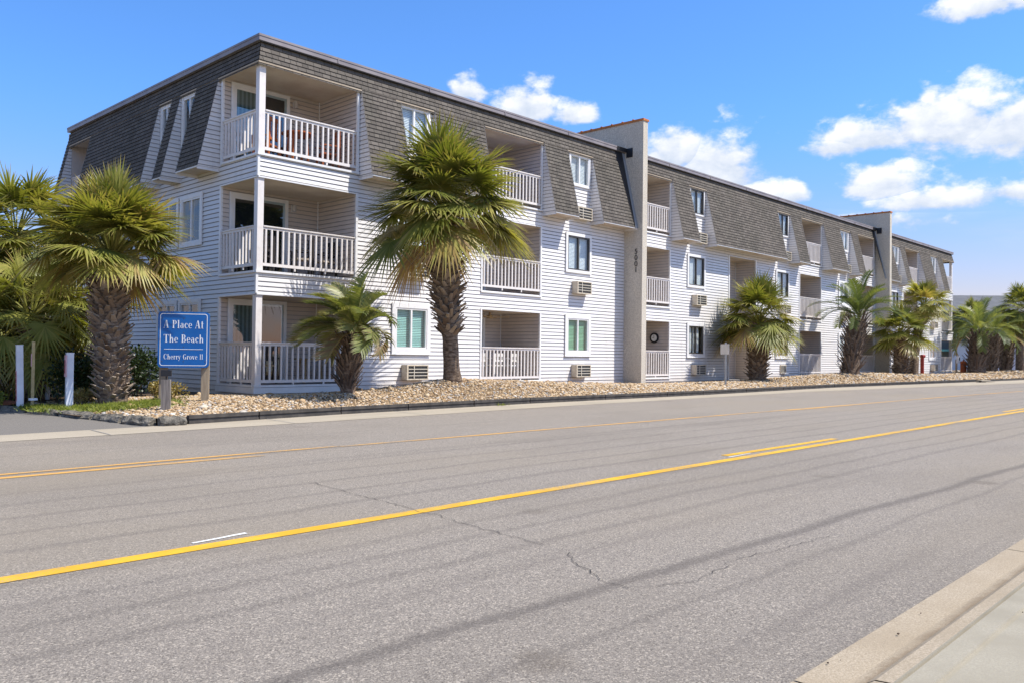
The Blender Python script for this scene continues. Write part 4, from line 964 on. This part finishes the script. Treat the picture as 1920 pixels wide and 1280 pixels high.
def pindo(name, base, pts, rads, centre, L, nf, seed, label, bn=90, blen=.34, bwid=.07, elr=(85, -5), curl=1.5, wind=(0, 0, 0), leaf=.34, tintoff=0.0, cat='palm tree', nl=38):
    root = empty(name, base); tag(root, label, cat); rng = random.Random(seed)
    pts = [Vector(p) - Vector(base) for p in pts]; C = Vector(centre) - Vector(base)
    trunk_parts(root, pts, rads, True, .06, bn, blen, bwid, seed, (14, 34), True, .05, 'boot_dark')
    mb = MB(); pm = MB()
    for k in range(nf):
        f = (k + .5) / nf; el = R_(elr[0] + (elr[1] - elr[0]) * f) + rng.uniform(-.12, .12); a = k * 2.39996 + rng.uniform(-.25, .25)
        o = Vector((math.cos(a), math.sin(a), 0)); LL = L * rng.uniform(.82, 1.1); n = 16
        p = C.copy(); P = [p.copy()]; e = el
        for i in range(n):
            t = (i + .5) / n; e = el - curl * (t ** 1.35) * (.75 + .5 * f)
            d = o * math.cos(e) + Vector((0, 0, math.sin(e))) + Vector(wind) * t; p = p + d.normalized() * (LL / n); P.append(p.copy())
        old = f > .92 and rng.random() < .25; ft = min(1, max(0, rng.gauss(.45 + tintoff, .12))) if not old else .95
        pm.tube(P, [.018 - .014 * i / n for i in range(n + 1)], 4, cap=False, uv=(min(1, ft + .15), .3))
        side = Vector((-math.sin(a), math.cos(a), 0))
        for j in range(nl):
            t = .22 + .77 * j / nl; x = t * n; i = min(n - 1, int(x)); q = P[i].lerp(P[i + 1], x - i); tg = (P[i + 1] - P[i]).normalized(); sd = (side - tg * side.dot(tg)).normalized(); upv = sd.cross(tg).normalized()
            if upv.z < 0 and abs(tg.z) < .95: upv = -upv
            ll = leaf * math.sin(math.pi * min(1, (t - .12) / .95)) ** .6 * rng.uniform(.85, 1.1)
            for sg in (-1, 1):
                d = (tg * .75 + sd * (sg * .72) + upv * .42).normalized()
                blade(mb, q, d, upv, ll, .015 * max(1.0, L / 1.8), rng.uniform(.10, .34), min(1, max(0, ft + rng.gauss(0, .09))), 3, tuple(w * .5 for w in wind))
    o = mb.build('crown', 'pindo_leaf', root); pm.build('rachises', 'pindo_leaf', o)
    return root

MX, MY = 3.37, -3.0
sabal('palm_tree', (MX, MY, .10), [(MX + .02, MY, .0), (MX - .03, MY, .35), (MX - .09, MY, 1.15), (MX - .14, MY, 1.38), (MX - .18, MY, 1.75), (MX - .26, MY, 2.5), (MX - .34, MY, 3.2), (MX - .32, MY, 3.95)],
      [.25, .195, .18, .22, .28, .33, .31, .22], (MX - .30, MY, 4.36), 2.05, 76, 21, 'tall palm with bare lower trunk and thick criss-cross leaf bases in front of the wall', bstart=1.15, bn=270, blen=.30, bwid=.14, nb=42, elmin=-5, tintoff=.0, bend=(-.05, .02))
sabal('palm_tree', (-3.95, -1.6, -.3), [(-3.94, -1.6, -.32), (-4.0, -1.6, .5), (-4.05, -1.6, 1.4), (-4.09, -1.6, 2.4)], [.25, .27, .30, .23], (-4.02, -1.6, 2.72), 1.58, 80, 5,
      'stout palm with thick woven leaf base trunk beside the blue sign', bstart=.1, bn=330, blen=.22, bwid=.14, nb=40, elmin=12, tintoff=.07, bend=(0, 0))
sabal('palm_tree', (-3.2, 2.4, -.25), [(-3.2, 2.4, -.25), (-3.2, 2.4, .6), (-3.25, 2.4, 1.6)], [.24, .26, .24], (-3.3, 2.4, 2.1), 1.5, 46, 8, 'shaded palm with leaf base trunk standing behind the stout sign palm', bstart=.1, bn=130, nb=30, elmin=-50, tintoff=-.05)
sabal('palm_tree', (-3.75, 4.2, -.28), [(-3.75, 4.2, -.28), (-3.85, 4.2, 1.5), (-3.95, 4.2, 3.2)], [.17, .16, .17], (-4.0, 4.2, 3.55), 1.8, 56, 9, 'slim dark trunked palm rising highest at the left edge of the building', boot=False, nb=32, elmin=-45)
sabal('palm_tree', (-5.0, 3.3, -.28), [(-5.0, 3.3, -.28), (-5.1, 3.3, 1.2), (-5.2, 3.3, 2.4)], [.2, .19, .2], (-5.25, 3.3, 2.8), 1.75, 58, 12, 'leaning palm at the far left of the driveway bed', bstart=.8, bn=80, nb=32, elmin=-55)
sabal('palm_tree', (-4.5, 1.2, -.28), [(-4.5, 1.2, -.28), (-4.5, 1.2, .5), (-4.55, 1.2, 1.15)], [.2, .2, .2], (-4.55, 1.2, 1.55), 1.4, 50, 14, 'low palm with drooping yellow green fans behind the white posts', bstart=.1, bn=70, nb=30, elmin=-55, tintoff=.06)
sabal('palm_tree', (21.6, -1.55, -.24), [(21.6, -1.55, -.3), (21.6, -1.55, .6), (21.58, -1.55, 1.4), (21.62, -1.55, 2.0)], [.33, .36, .33, .24], (21.66, -1.55, 2.38), 2.1, 64, 33, 'broad palm in front of the stairwell beside the small sign back', bstart=.15, bn=230, blen=.30, bwid=.15, nb=36, elmin=-6, sq=.85)
sabal('palm_tree', (37.0, -2.0, -.12), [(37.0, -2, -.2), (37.0, -2, .7), (36.95, -2, 2.0)], [.34, .38, .34], (36.95, -2, 2.3), 1.8, 46, 41, 'short palm with thick leaf base trunk beside the second fire wall', bstart=.1, bn=150, blen=.32, bwid=.17, nb=32, elmin=2, bladew=.034)
sabal('palm_tree', (38.4, -2.2, -.1), [(38.3, -2.2, -.2), (38.5, -2.2, .9), (38.9, -2.2, 2.0), (39.6, -2.2, 3.05), (39.85, -2.2, 3.5)], [.27, .23, .22, .27, .24], (39.95, -2.2, 3.95), 1.6, 38, 43, 'slender leaning palm with bare dark trunk and upright centre leaf', bstart=3.0, bn=46, blen=.4, bwid=.16, nb=32, elmin=-12, bladew=.034, tintoff=.12)
sabal('palm_tree', (80.7, 6, -.4), [(80.7, 6, -.45), (81, 6, 4.6)], [.25, .22], (81.1, 6, 5.1), 2.3, 44, 51, 'palm crown in front of the grey house roof', boot=False, nb=28, elmin=-45, bladew=.042)
sabal('palm_tree', (60.6, -2.5, -.1), [(60.6, -2.5, -.15), (60.55, -2.5, 2), (60.5, -2.5, 4.2)], [.3, .26, .24], (60.4, -2.5, 4.7), 1.95, 46, 52, 'tall dark palm at the right edge of the view', bstart=3.0, bn=40, nb=30, elmin=-50, bladew=.038)
pindo('palm_tree', (.21, -3.2, -.13), [(.21, -3.2, -.2), (.22, -3.2, .15), (.25, -3.2, .5), (.36, -3.2, 1.0)], [.15, .17, .24, .20], (.38, -3.2, 1.12), 1.3, 34, 61, 'small windblown feather palm in front of the corner balcony', bn=170, blen=.34, bwid=.065, elr=(84, 8), curl=1.5, wind=(-.70, .05, 0), leaf=.38, tintoff=.20, nl=58)
pindo('palm_tree', (29.3, -2.3, .02), [(29.25, -2.3, -.1), (29.5, -2.3, .8), (29.9, -2.3, 1.8), (30.3, -2.3, 2.5)], [.40, .40, .46, .34], (30.35, -2.3, 2.65), 2.5, 26, 62, 'large feather palm with arching leaves and tapering shaggy trunk', bn=170, blen=.62, bwid=.11, elr=(86, 24), curl=1.35, leaf=.5, tintoff=-.1, nl=46)
pindo('palm_tree', (51.2, -2.0, -.1), [(51.2, -2, -.15), (51.5, -2, 1.0), (51.9, -2, 2.2)], [.55, .55, .55], (52.0, -2, 2.45), 3.0, 26, 63, 'shaggy feather palm leaning over the orange hydrant', bn=120, blen=.7, bwid=.16, elr=(86, 14), curl=1.5, leaf=.6, nl=46)
pindo('palm_tree', (56.8, -1.5, -.1), [(56.8, -1.5, -.15), (57.1, -1.5, 1.0), (57.5, -1.5, 2.3)], [.42, .46, .48], (57.6, -1.5, 2.5), 2.8, 24, 64, 'middle feather palm of the far group in front of the white wall', bn=110, blen=.55, bwid=.15, elr=(86, 14), curl=1.45, leaf=.6, nl=44)
pindo('palm_tree', (63, -1.0, -.1), [(63, -1, -.15), (63.3, -1, 1.0), (63.7, -1, 2.2)], [.42, .5, .46], (63.8, -1, 2.4), 2.8, 24, 65, 'rightmost feather palm of the far group', bn=110, blen=.55, bwid=.15, elr=(86, 14), curl=1.45, leaf=.6, nl=44)

# ------------------------------------------------------------------ shrubs and low plants
def shrub(name, loc, r, mat, seed, label, n=900, leaf=.05, cat='shrub', part='foliage'):
    root = empty(name, loc); tag(root, label, cat); rng = random.Random(seed); mb = MB()
    lobes = [(Vector((rng.uniform(-.55, .55) * r[0], rng.uniform(-.55, .55) * r[1], r[2] * rng.uniform(.35, .75))), rng.uniform(.35, .6)) for _ in range(9)] + [(Vector((0, 0, r[2] * .45)), .75)]
    for i in range(n):
        c, q = rng.choice(lobes); v = Vector((rng.gauss(0, 1), rng.gauss(0, 1), rng.gauss(0, 1))).normalized(); rr = q * (rng.random() ** .35)
        p = c + Vector((v.x * r[0] * rr, v.y * r[1] * rr, v.z * r[2] * rr * .9))
        if p.z < 0.01: continue
        d = (v + Vector((rng.uniform(-.7, .7), rng.uniform(-.7, .7), rng.uniform(-.2, .9)))).normalized(); n_ = d.orthogonal().normalized(); n_.rotate(Matrix.Rotation(rng.uniform(0, 6.28), 3, d)); s = d.cross(n_)
        L = leaf * rng.uniform(.7, 1.3); w = L * .32; ti = min(1, max(0, rng.gauss(.5, .22)))
        mb.face([tuple(p), tuple(p + d * L * .5 + s * w), tuple(p + d * L), tuple(p + d * L * .5 - s * w)], [(ti, 0), (ti, .5), (ti, 1), (ti, .5)])
    mb.build(part, mat, root)
    mb = MB()
    for k in range(7): a = k * .9; mb.bar((0.02 * math.cos(a), .02 * math.sin(a), -.05), (r[0] * .5 * math.cos(a), r[1] * .5 * math.sin(a), r[2] * .6), .014)
    mb.build('stems', 'soil', root)
shrub('shrub', (-2.75, -1.3, -.27), (.42, .3, .36), 'bush_gold', 1, 'golden leaved rounded shrub under the blue sign', 1500, .05)
shrub('shrub', (-4.35, -1.2, -.27), (.36, .25, .24), 'bush_gold', 2, 'small golden shrub behind the shorter white post', 700, .05)
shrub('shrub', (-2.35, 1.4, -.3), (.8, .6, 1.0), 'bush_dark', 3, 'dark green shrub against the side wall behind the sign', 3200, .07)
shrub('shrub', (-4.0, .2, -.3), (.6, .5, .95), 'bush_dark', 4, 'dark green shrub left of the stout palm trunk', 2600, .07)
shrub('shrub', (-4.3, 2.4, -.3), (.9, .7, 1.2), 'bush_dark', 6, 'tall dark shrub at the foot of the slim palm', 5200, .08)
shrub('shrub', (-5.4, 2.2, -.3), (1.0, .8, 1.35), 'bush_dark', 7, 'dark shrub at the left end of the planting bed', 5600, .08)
shrub('shrub', (-6.0, 6.0, -.3), (1.8, 1.3, 2.9), 'olive_mass', 8, 'large olive green shrub at the far left edge', 6500, .12)
shrub('shrub', (-4.6, 7.5, -.3), (1.7, 1.2, 2.3), 'bush_dark', 9, 'tall dark hedge shrub beside the far side wall', 3600, .12)
shrub('shrub', (55.2, 2.5, -.2), (1.2, .9, 1.2), 'olive_mass', 10, 'round green shrub behind the orange hydrant', 1500, .12)
shrub('shrub', (-5.75, -.1, -.34), (.35, .5, .26), 'ground_green', 15, 'low bright green shrub at the left edge of the driveway bed', 1400, .05)
mb = MB(); rng = random.Random(4)    # low creeping ground cover between the stones and the palm
for i in range(9000):
    t = rng.random(); x = -5.35 + 2.35 * t + rng.gauss(0, .05); yc = -1.95 - .25 * math.sin(t * 3.1) + (.5 if t < .2 else 0); y = yc + rng.gauss(0, .28)
    if math.sin(x * 9.1) * math.sin(y * 7.7 + 1) > .5: continue
    p = Vector((x, y, max(gz(x, y), -.36) + rng.uniform(0, .02))); d = Vector((rng.gauss(0, .6), rng.gauss(0, .6), rng.uniform(.4, 1))).normalized(); s = d.orthogonal().normalized(); L = rng.uniform(.05, .13); ti = min(1, max(0, rng.gauss(.5, .25)))
    mb.face([tuple(p - s * .008), tuple(p + s * .008), tuple(p + d * L + s * .004), tuple(p + d * L - s * .004)], [(ti, 0), (ti, 0), (ti, 1), (ti, 1)])
tag(mb.build('ground_cover', 'ground_green'), kind='stuff')
root = empty('grass_clump', (-5.35, .9, -.32)); tag(root, 'clump of long dry drooping grass behind the white post with red frames', 'grass')
mb = MB(); rng = random.Random(17)
for i in range(420):
    a = rng.uniform(0, 6.28); e = R_(rng.uniform(35, 88)); d = Vector((math.cos(a) * math.cos(e), math.sin(a) * math.cos(e), math.sin(e)))
    blade(mb, Vector((rng.gauss(0, .1), rng.gauss(0, .1), 0)), d, Vector((0, 0, 1)), rng.uniform(.6, 1.1), .006, rng.uniform(.3, .8), rng.random(), 5)
mb.build('blades', 'dry_grass', root)

# ------------------------------------------------------------------ signs and posts
S = empty('sign', (-2.88, -2.2, -.25), R_(-33)); tag(S, 'blue property sign with white lettering on two wooden posts', 'sign')
SW, SH, SB = .925, 1.06, .66      # face size and height of its lower edge
def rrect(w, h, r, n=6):
    out = []
    for cx, cy, a0 in ((w / 2 - r, h - r, 0), (-w / 2 + r, h - r, 90), (-w / 2 + r, r, 180), (w / 2 - r, r, 270)):
        for k in range(n + 1): a = R_(a0 + 90 * k / n); out.append((cx + r * math.cos(a), cy + r * math.sin(a)))
    return out
m = MB(); o1 = rrect(SW, SH, .07)
m.face([(x, -.05, SB + z) for x, z in o1]); m.face([(x, .03, SB + z) for x, z in o1][::-1])
for k in range(len(o1)): a, b = o1[k], o1[(k + 1) % len(o1)]; m.face([(a[0], -.05, SB + a[1]), (a[0], .03, SB + a[1]), (b[0], .03, SB + b[1]), (b[0], -.05, SB + b[1])])
board = m.build('sign_board', 'sign_blue', S)
m = MB(); oo, ii = rrect(SW - .07, SH - .07, .05), rrect(SW - .095, SH - .095, .042)
for k in range(len(oo)):
    j = (k + 1) % len(oo); m.face([(oo[k][0], -.053, SB + .035 + oo[k][1]), (oo[j][0], -.053, SB + .035 + oo[j][1]), (ii[j][0], -.053, SB + .0475 + ii[j][1]), (ii[k][0], -.053, SB + .0475 + ii[k][1])])
m.box((-.35, -.054, SB + .345), (.35, -.051, SB + .355)); m.build('border', 'letter_white', board)
class Glyph:
    """serif display letters with thick stems and hairlines; unit = x-height-ish em"""
    def __init__(s, mb, x, z, k): s.m, s.x, s.z, s.k = mb, x, z, k
    def poly(s, pts): s.m.face([(s.x + a * s.k, -.054, s.z + b * s.k) for a, b in pts])
    def stem(s, x, z0, z1, w=.16): s.poly([(x, z0), (x + w, z0), (x + w, z1), (x, z1)])
    def bar(s, x0, x1, z, h=.035): s.poly([(x0, z), (x1, z), (x1, z + h), (x0, z + h)])
    def diag(s, x0, z0, x1, z1, w): s.poly([(x0, z0), (x0 + w, z0), (x1 + w, z1), (x1, z1)])
    def ring(s, cx, cz, rx, rz, tx=.15, tz=.03, a0=0, a1=360, n=20):
        for i in range(n):
            p, q = R_(a0 + (a1 - a0) * i / n), R_(a0 + (a1 - a0) * (i + 1) / n)
            s.poly([(cx + rx * math.cos(p), cz + rz * math.sin(p)), (cx + rx * math.cos(q), cz + rz * math.sin(q)), (cx + (rx - tx) * math.cos(q), cz + (rz - tz) * math.sin(q)), (cx + (rx - tx) * math.cos(p), cz + (rz - tz) * math.sin(p))])
GL = {
 'A': (.80, lambda g: (g.diag(.0, 0, .33, 1, .05), g.diag(.52, 0, .30, 1, .20), g.bar(.14, .58, .32), g.bar(-.06, .16, 0), g.bar(.44, .80, 0))),
 'P': (.70, lambda g: (g.stem(.08, 0, 1, .19), g.bar(0, .36, 0), g.bar(0, .36, .965), g.ring(.30, .74, .36, .26, .17, .03, -90, 90), g.bar(.2, .32, .48))),
 'l': (.34, lambda g: (g.stem(.08, 0, 1.02, .17), g.bar(0, .34, 0), g.bar(0, .1, .985))),
 'a': (.58, lambda g: (g.ring(.26, .22, .25, .22, .14, .03), g.stem(.34, 0, .5, .15), g.ring(.28, .48, .21, .17, .13, .03, 0, 165), g.bar(.34, .58, 0))),
 'c': (.52, lambda g: (g.ring(.28, .33, .28, .33, .16, .035, 48, 312), g.ring(.40, .52, .08, .08, .08, .08))),
 'e': (.56, lambda g: (g.ring(.28, .33, .28, .33, .15, .035, 0, 318), g.bar(.10, .56, .33))),
 't': (.44, lambda g: (g.stem(.1, .03, .9, .16), g.bar(0, .4, .62), g.ring(.26, .12, .16, .12, .1, .03, 180, 330), g.bar(.1, .26, .0, .04))),
 'T': (.78, lambda g: (g.stem(.3, 0, 1, .19), g.bar(0, .78, .96), g.bar(.2, .6, 0), g.poly([(0, .96), (.03, .72), (.07, .96)]), g.poly([(.71, .96), (.75, .72), (.78, .96)]))),
 'h': (.68, lambda g: (g.stem(.07, 0, 1.02, .16), g.bar(0, .3, 0), g.ring(.37, .40, .22, .26, .15, .05, 0, 180), g.stem(.44, 0, .42, .15), g.bar(.38, .66, 0))),
 'B': (.74, lambda g: (g.stem(.08, 0, 1, .19), g.bar(0, .36, 0), g.bar(0, .34, .965), g.ring(.30, .75, .32, .25, .17, .03, -90, 90), g.ring(.32, .26, .37, .26, .19, .03, -90, 90), g.bar(.2, .34, .5))),
 'C': (.78, lambda g: (g.ring(.40, .5, .40, .52, .19, .035, 42, 318), g.poly([(.66, .98), (.70, .62), (.62, .82)]))),
 'r': (.48, lambda g: (g.stem(.07, 0, .66, .16), g.bar(0, .32, 0), g.bar(0, .1, .63), g.ring(.34, .48, .14, .18, .08, .06, 30, 180), g.ring(.42, .53, .07, .07, .07, .07))),
 'y': (.58, lambda g: (g.diag(.22, .02, .0, .66, .17), g.diag(.12, -.28, .46, .66, .04), g.bar(-.04, .26, .63), g.bar(.36, .62, .63), g.ring(.1, -.24, .07, .07, .07, .07))),
 'G': (.82, lambda g: (g.ring(.40, .5, .40, .52, .19, .035, 42, 330), g.stem(.56, .05, .44, .17), g.bar(.46, .82, .42))),
 'o': (.60, lambda g: (g.ring(.29, .33, .29, .34, .16, .03),)),
 'v': (.58, lambda g: (g.diag(.22, .0, .0, .66, .18), g.diag(.25, .0, .44, .66, .04), g.bar(-.05, .26, .63), g.bar(.34, .60, .63))),
 '1': (.36, lambda g: (g.stem(.1, 0, 1, .15), g.bar(.0, .34, 0), g.poly([(.0, .82), (.1, .9), (.1, .97)]))),
 ' ': (.34, lambda g: ())}
def line(txt, z, size, width):
    m = MB(); tot = sum(GL[c][0] + .09 for c in txt) - .09; k = size
    sx = width / (tot * k); x = 0
    for c in txt:
        adv, fn = GL[c]; g_ = Glyph(m, x * k, 0, k); fn(g_); x += adv + .09
    m.v = [(p[0] * sx - width / 2, p[1] - .0003 * (i // 4 % 3), p[2] + z) for i, p in enumerate(m.v)]
    m.build('lettering', 'letter_white', board)
line('A Place At', SB + .745, .15, .72); line('The Beach', SB + .475, .15, .72); line('Cherry Grove 11', SB + .16, .10, .71)
m = MB()
for x in (-.385, 0, .39):
    for z in (.12, .39, .66, .93):
        if x == 0 or z in (.12, .93): m.tube([(x, -.0535, SB + z), (x, -.051, SB + z)], .009, 8)
m.build('screws', 'drip_dark', board)
for x in (-.375, .385):
    m = MB(); m.box((x - .07, .031, -.2), (x + .07, .17, SB + .78)); m.build('post', 'post_wood', S)
t = empty('flood_light', (-3.66, -3.2, -.33), R_(-33)); tag(t, 'black flood light on a short grey wooden post before the sign', 'lamp')
m = MB(); m.box((-.075, -.06, -.1), (.075, .06, .55)); m.build('post', 'post_grey', t)
m = MB(); m.tube([(0, 0, .55), (0, 0, .62)], .012, 8); m.box((-.085, -.045, .61), (.085, .05, .72)); m.build('housing', 'black_metal', t)
m = MB(); m.box((-.07, .0505, .625), (.07, .054, .705)); m.build('lens', 'window_dark', t)
def white_post(loc, w, h, label, rz, frames, tilt=0):
    t = empty('post', loc, rz); tag(t, label, 'post'); t.rotation_euler = (0, tilt, rz)
    m = MB(); m.box((-w / 2, -w / 2, -.1), (w / 2, w / 2, h)); m.box((-w / 2 - .004, -w / 2 - .004, h), (w / 2 + .004, w / 2 + .004, h + .012)); m.build('shaft', 'pvc_white', t)
    if frames:
        m = MB(); m.box((-w / 2 - .006, -w / 2 - .0, .12), (-w / 2 - .001, w / 2 - .004, .67)); o = m.build('label_plate', 'label_pink', t)
        m = MB()
        for k in range(5):
            z = .14 + k * .105
            for a, b, c, d in ((-w / 2 + .01, z, w / 2 - .012, z + .012), (-w / 2 + .01, z + .075, w / 2 - .012, z + .087), (-w / 2 + .01, z + .0121, -w / 2 + .022, z + .0749), (w / 2 - .024, z + .0121, w / 2 - .012, z + .0749), (-.02, z + .03, .015, z + .06)):
                m.box((-w / 2 - .0085, a, b), (-w / 2 - .0065, c, d))
        m.build('red_frames', 'label_red', o)
    else:
        m = MB(); m.box((-w / 2 - .02, -w / 2 - .03, h - .42), (-w / 2 - .002, w / 2 - .005, h - .03)); o = m.build('label_plate', 'label_pink', t)
        m = MB()
        for k in range(4): m.box((-w / 2 - .0225, -.035 + k * .018, h - .36), (-w / 2 - .0205, -.030 + k * .018, h - .12))
        m.build('red_stripes', 'label_red', o)
white_post((-5.34, -1.0, -.33), .105, 1.12, 'white square post with a red framed strip down its side', R_(-8), True, R_(-1.5))
white_post((-4.72, -1.6, -.33), .115, .99, 'shorter white square post with a pale pink plate near its top', R_(-8), False)
t = empty('stake', (-5.2, -1.2, -.33)); tag(t, 'thin tan wooden stake with a small white base', 'stake')
m = MB(); m.box((-.022, -.018, -.1), (.022, .018, 1.19)); m.build('shaft', 'stake_wood', t); m = MB(); m.box((-.05, -.05, .14), (.07, .05, .18)); m.build('collar', 'pvc_white', t)
m = MB(); m.box((-.034, -.01, .75), (-.0225, .012, .98)); m.build('tag', 'label_pink', t)
t = empty('downspout_post', (-4.26, 1.0, -.3)); tag(t, 'tall thin white post in the shade behind the planting', 'post')
m = MB(); m.tube([(0, 0, 0), (0, 0, 1.45)], .045, 10); m.build('shaft', 'pvc_white', t)
m = MB(); m.tube([(0, 0, 1.45), (0, 0, 1.49)], .052, 10); m.build('cap', 'pvc_white', t)
t = empty('street_sign', (17.4, -2.4, -.35), R_(50)); tag(t, 'small blank sign seen from behind on a grey metal post', 'sign')
m = MB(); m.box((-.035, -.055, -.1), (.035, -.005, 1.62)); m.build('post', 'galv', t)
m = MB(); m.box((-.42, .0, 1.19), (.42, .012, 1.56)); m.build('panel', 'sign_back', t)
m = MB(); m.tube([(0, -.062, 1.28), (0, -.055, 1.28)], .012, 8); m.tube([(0, -.062, 1.48), (0, -.055, 1.48)], .012, 8); m.build('bolts', 'galv', t)
t = empty('standpipe', (44.9, -.6, -.25)); tag(t, 'dark red standpipe with an elbow top beside the slender palm', 'pipe')
m = MB(); m.tube([(0, 0, 0), (0, 0, 1.15)], .11, 12); m.build('pipe', 'red_paint', t); m = MB(); m.tube([(-.12, 0, 1.2), (.30, 0, 1.2)], .11, 12); m.build('elbow', 'red_paint', t)
t = empty('hydrant', (51.3, -1.2, -.2)); tag(t, 'orange fire hydrant like bollard beside the meter post', 'hydrant')
m = MB(); m.tube([(0, 0, 0), (0, 0, .06), (0, 0, .07), (0, 0, .72), (0, 0, .74), (0, 0, .80), (0, 0, .88)], [.26, .26, .19, .19, .24, .24, .12], 14); m.build('barrel', 'orange_paint', t)
m = MB(); m.tube([(-.3, 0, .55), (.3, 0, .55)], .09, 10); m.build('nozzle', 'orange_paint', t); m = MB(); m.tube([(0, 0, .88), (0, 0, .96)], .05, 6); m.build('cap_nut', 'red_paint', t)
t = empty('meter_post', (50.1, -1.1, -.22)); tag(t, 'thin wooden post carrying a grey meter box near the hydrant', 'post')
m = MB(); m.box((-.06, -.05, 0), (.06, .05, 1.0)); m.build('post', 'post_wood', t); m = MB(); m.box((-.2, -.16, .75), (.25, -.051, 1.22)); m.build('meter_box', 'sign_back', t); m = MB(); m.box((-.02, -.17, .95), (.16, -.161, 1.14)); m.build('dial', 'black_metal', t)

# ------------------------------------------------------------------ other buildings
def house(loc, rz, w, d, h, roof_h, wallm, roofm, label, wins, name='house', hip=False):
    t = empty(name, loc, rz); tag(t, label, 'house')
    m = MB(); m.box((0, 0, 0), (w, d, h)); m.build('wall', wallm, t)
    m = MB(); o = .5
    if hip:
        q = d / 2; A = [(-o, -o, h), (w + o, -o, h), (w + o, d + o, h), (-o, d + o, h)]; r0, r1 = (q, q, h + roof_h), (w - q, q, h + roof_h)
        m.face([A[0], A[1], r1, r0]); m.face([A[1], A[2], r1]); m.face([A[2], A[3], r0, r1]); m.face([A[3], A[0], r0]); m.face(A[::-1])
    else:
        A = [(-o, -o, h), (w + o, -o, h), (w + o, d / 2, h + roof_h), (-o, d / 2, h + roof_h), (w + o, d + o, h), (-o, d + o, h)]
        m.face([A[0], A[1], A[2], A[3]]); m.face([A[3], A[2], A[4], A[5]]); m.face([A[0], A[3], A[5]]); m.face([A[1], A[4], A[2]]); m.face([A[0], A[5], A[4], A[1]])
    m.build('roof', roofm, t)
    for (side, x, z, ww, hh) in wins:
        P = (lambda a, q, z_: (a, -q, z_)) if side == 'f' else (lambda a, q, z_: (-q, a, z_))
        f = MB()
        def bx(a0, a1, z0, z1, q): p, r = P(a0, 0 if q > 0 else 0, z0), P(a1, q, z1); f.box(tuple(map(min, p, r)), tuple(map(max, p, r)))
        bx(x, x + ww, z, z + .12, .06); bx(x, x + ww, z + hh - .12, z + hh, .06); bx(x, x + .12, z + .12, z + hh - .12, .06); bx(x + ww - .12, x + ww, z + .12, z + hh - .12, .06); bx(x + ww / 2 - .05, x + ww / 2 + .05, z + .12, z + hh - .12, .05)
        fo = f.build('window', 'trim_white', t); gq = MB(); p, r = P(x + .1, .0, z + .1), P(x + ww - .1, .02, z + hh - .1); gq.box(tuple(map(min, p, r)), tuple(map(max, p, r))); gq.build('pane', 'window_dark', fo)
    return t
hs = house((80, 10, -.5), R_(-52), 24, 10, 6.1, 2.0, 'grey_siding', 'grey_roof', 'grey house with shallow grey roof beyond the palms', [('l', 3.0, 3.0, 1.4, 1.5), ('f', 2.2, 2.6, 1.4, 1.4), ('f', 6, 2.6, 1.4, 1.4), ('f', 10, 2.6, 1.4, 1.4), ('f', 15, 2.6, 1.4, 1.4), ('f', 2.2, .6, 1.4, 1.4)])
m = MB(); m.box((-.3, -1.3, 2.1), (12, -.02, 2.3)); m.build('awning', 'teal_awning', hs)
house((112, -4, -.5), R_(-60), 16, 12, 7.2, 4.2, 'grey_siding', 'grey_roof', 'taller gabled grey house at the right edge', [('f', 3, 4, 1.6, 1.6), ('f', 9, 4, 1.6, 1.6)])
house((71, 1.6, -.5), R_(-40), 18, 6, 2.9, .25, 'white_wall', 'grey_roof', 'low white building behind the far feather palms', [('f', 4.2, .9, 1.6, 1.5), ('f', 9, .9, 1.6, 1.5)], 'low_building')
house((-14, 37, -.5), R_(8), 26, 12, 3.6, 2.6, 'tan_wall', 'brown_roof', 'brown roofed house beyond the palms at the left', [('f', 3, 1.2, 1.6, 1.4), ('f', 9, 1.2, 1.6, 1.4), ('f', 14, 1.2, 1.6, 1.4)], hip=True)
house((-45, -75, -.5), 0, 50, 12, 6, 3, 'tan_wall', 'brown_roof', 'long tan house across the road behind the viewer', [('f', 3, 1.2, 1.6, 1.4)]) if False else None

root = empty('weed', (3.9, -4.16, ZR + .01)); tag(root, 'small yellow green weed at the black edging below the tall palm', 'weed')
mb = MB(); rng = random.Random(8)
for i in range(90):
    a = rng.uniform(0, 6.28); e = R_(rng.uniform(15, 80)); d = Vector((math.cos(a) * math.cos(e), math.sin(a) * math.cos(e), math.sin(e)))
    blade(mb, Vector((rng.gauss(0, .09), rng.gauss(0, .03), 0)), d, Vector((0, 0, 1)), rng.uniform(.05, .14), .007, .3, rng.uniform(.5, 1), 2)
mb.build('blades', 'ground_green', root)
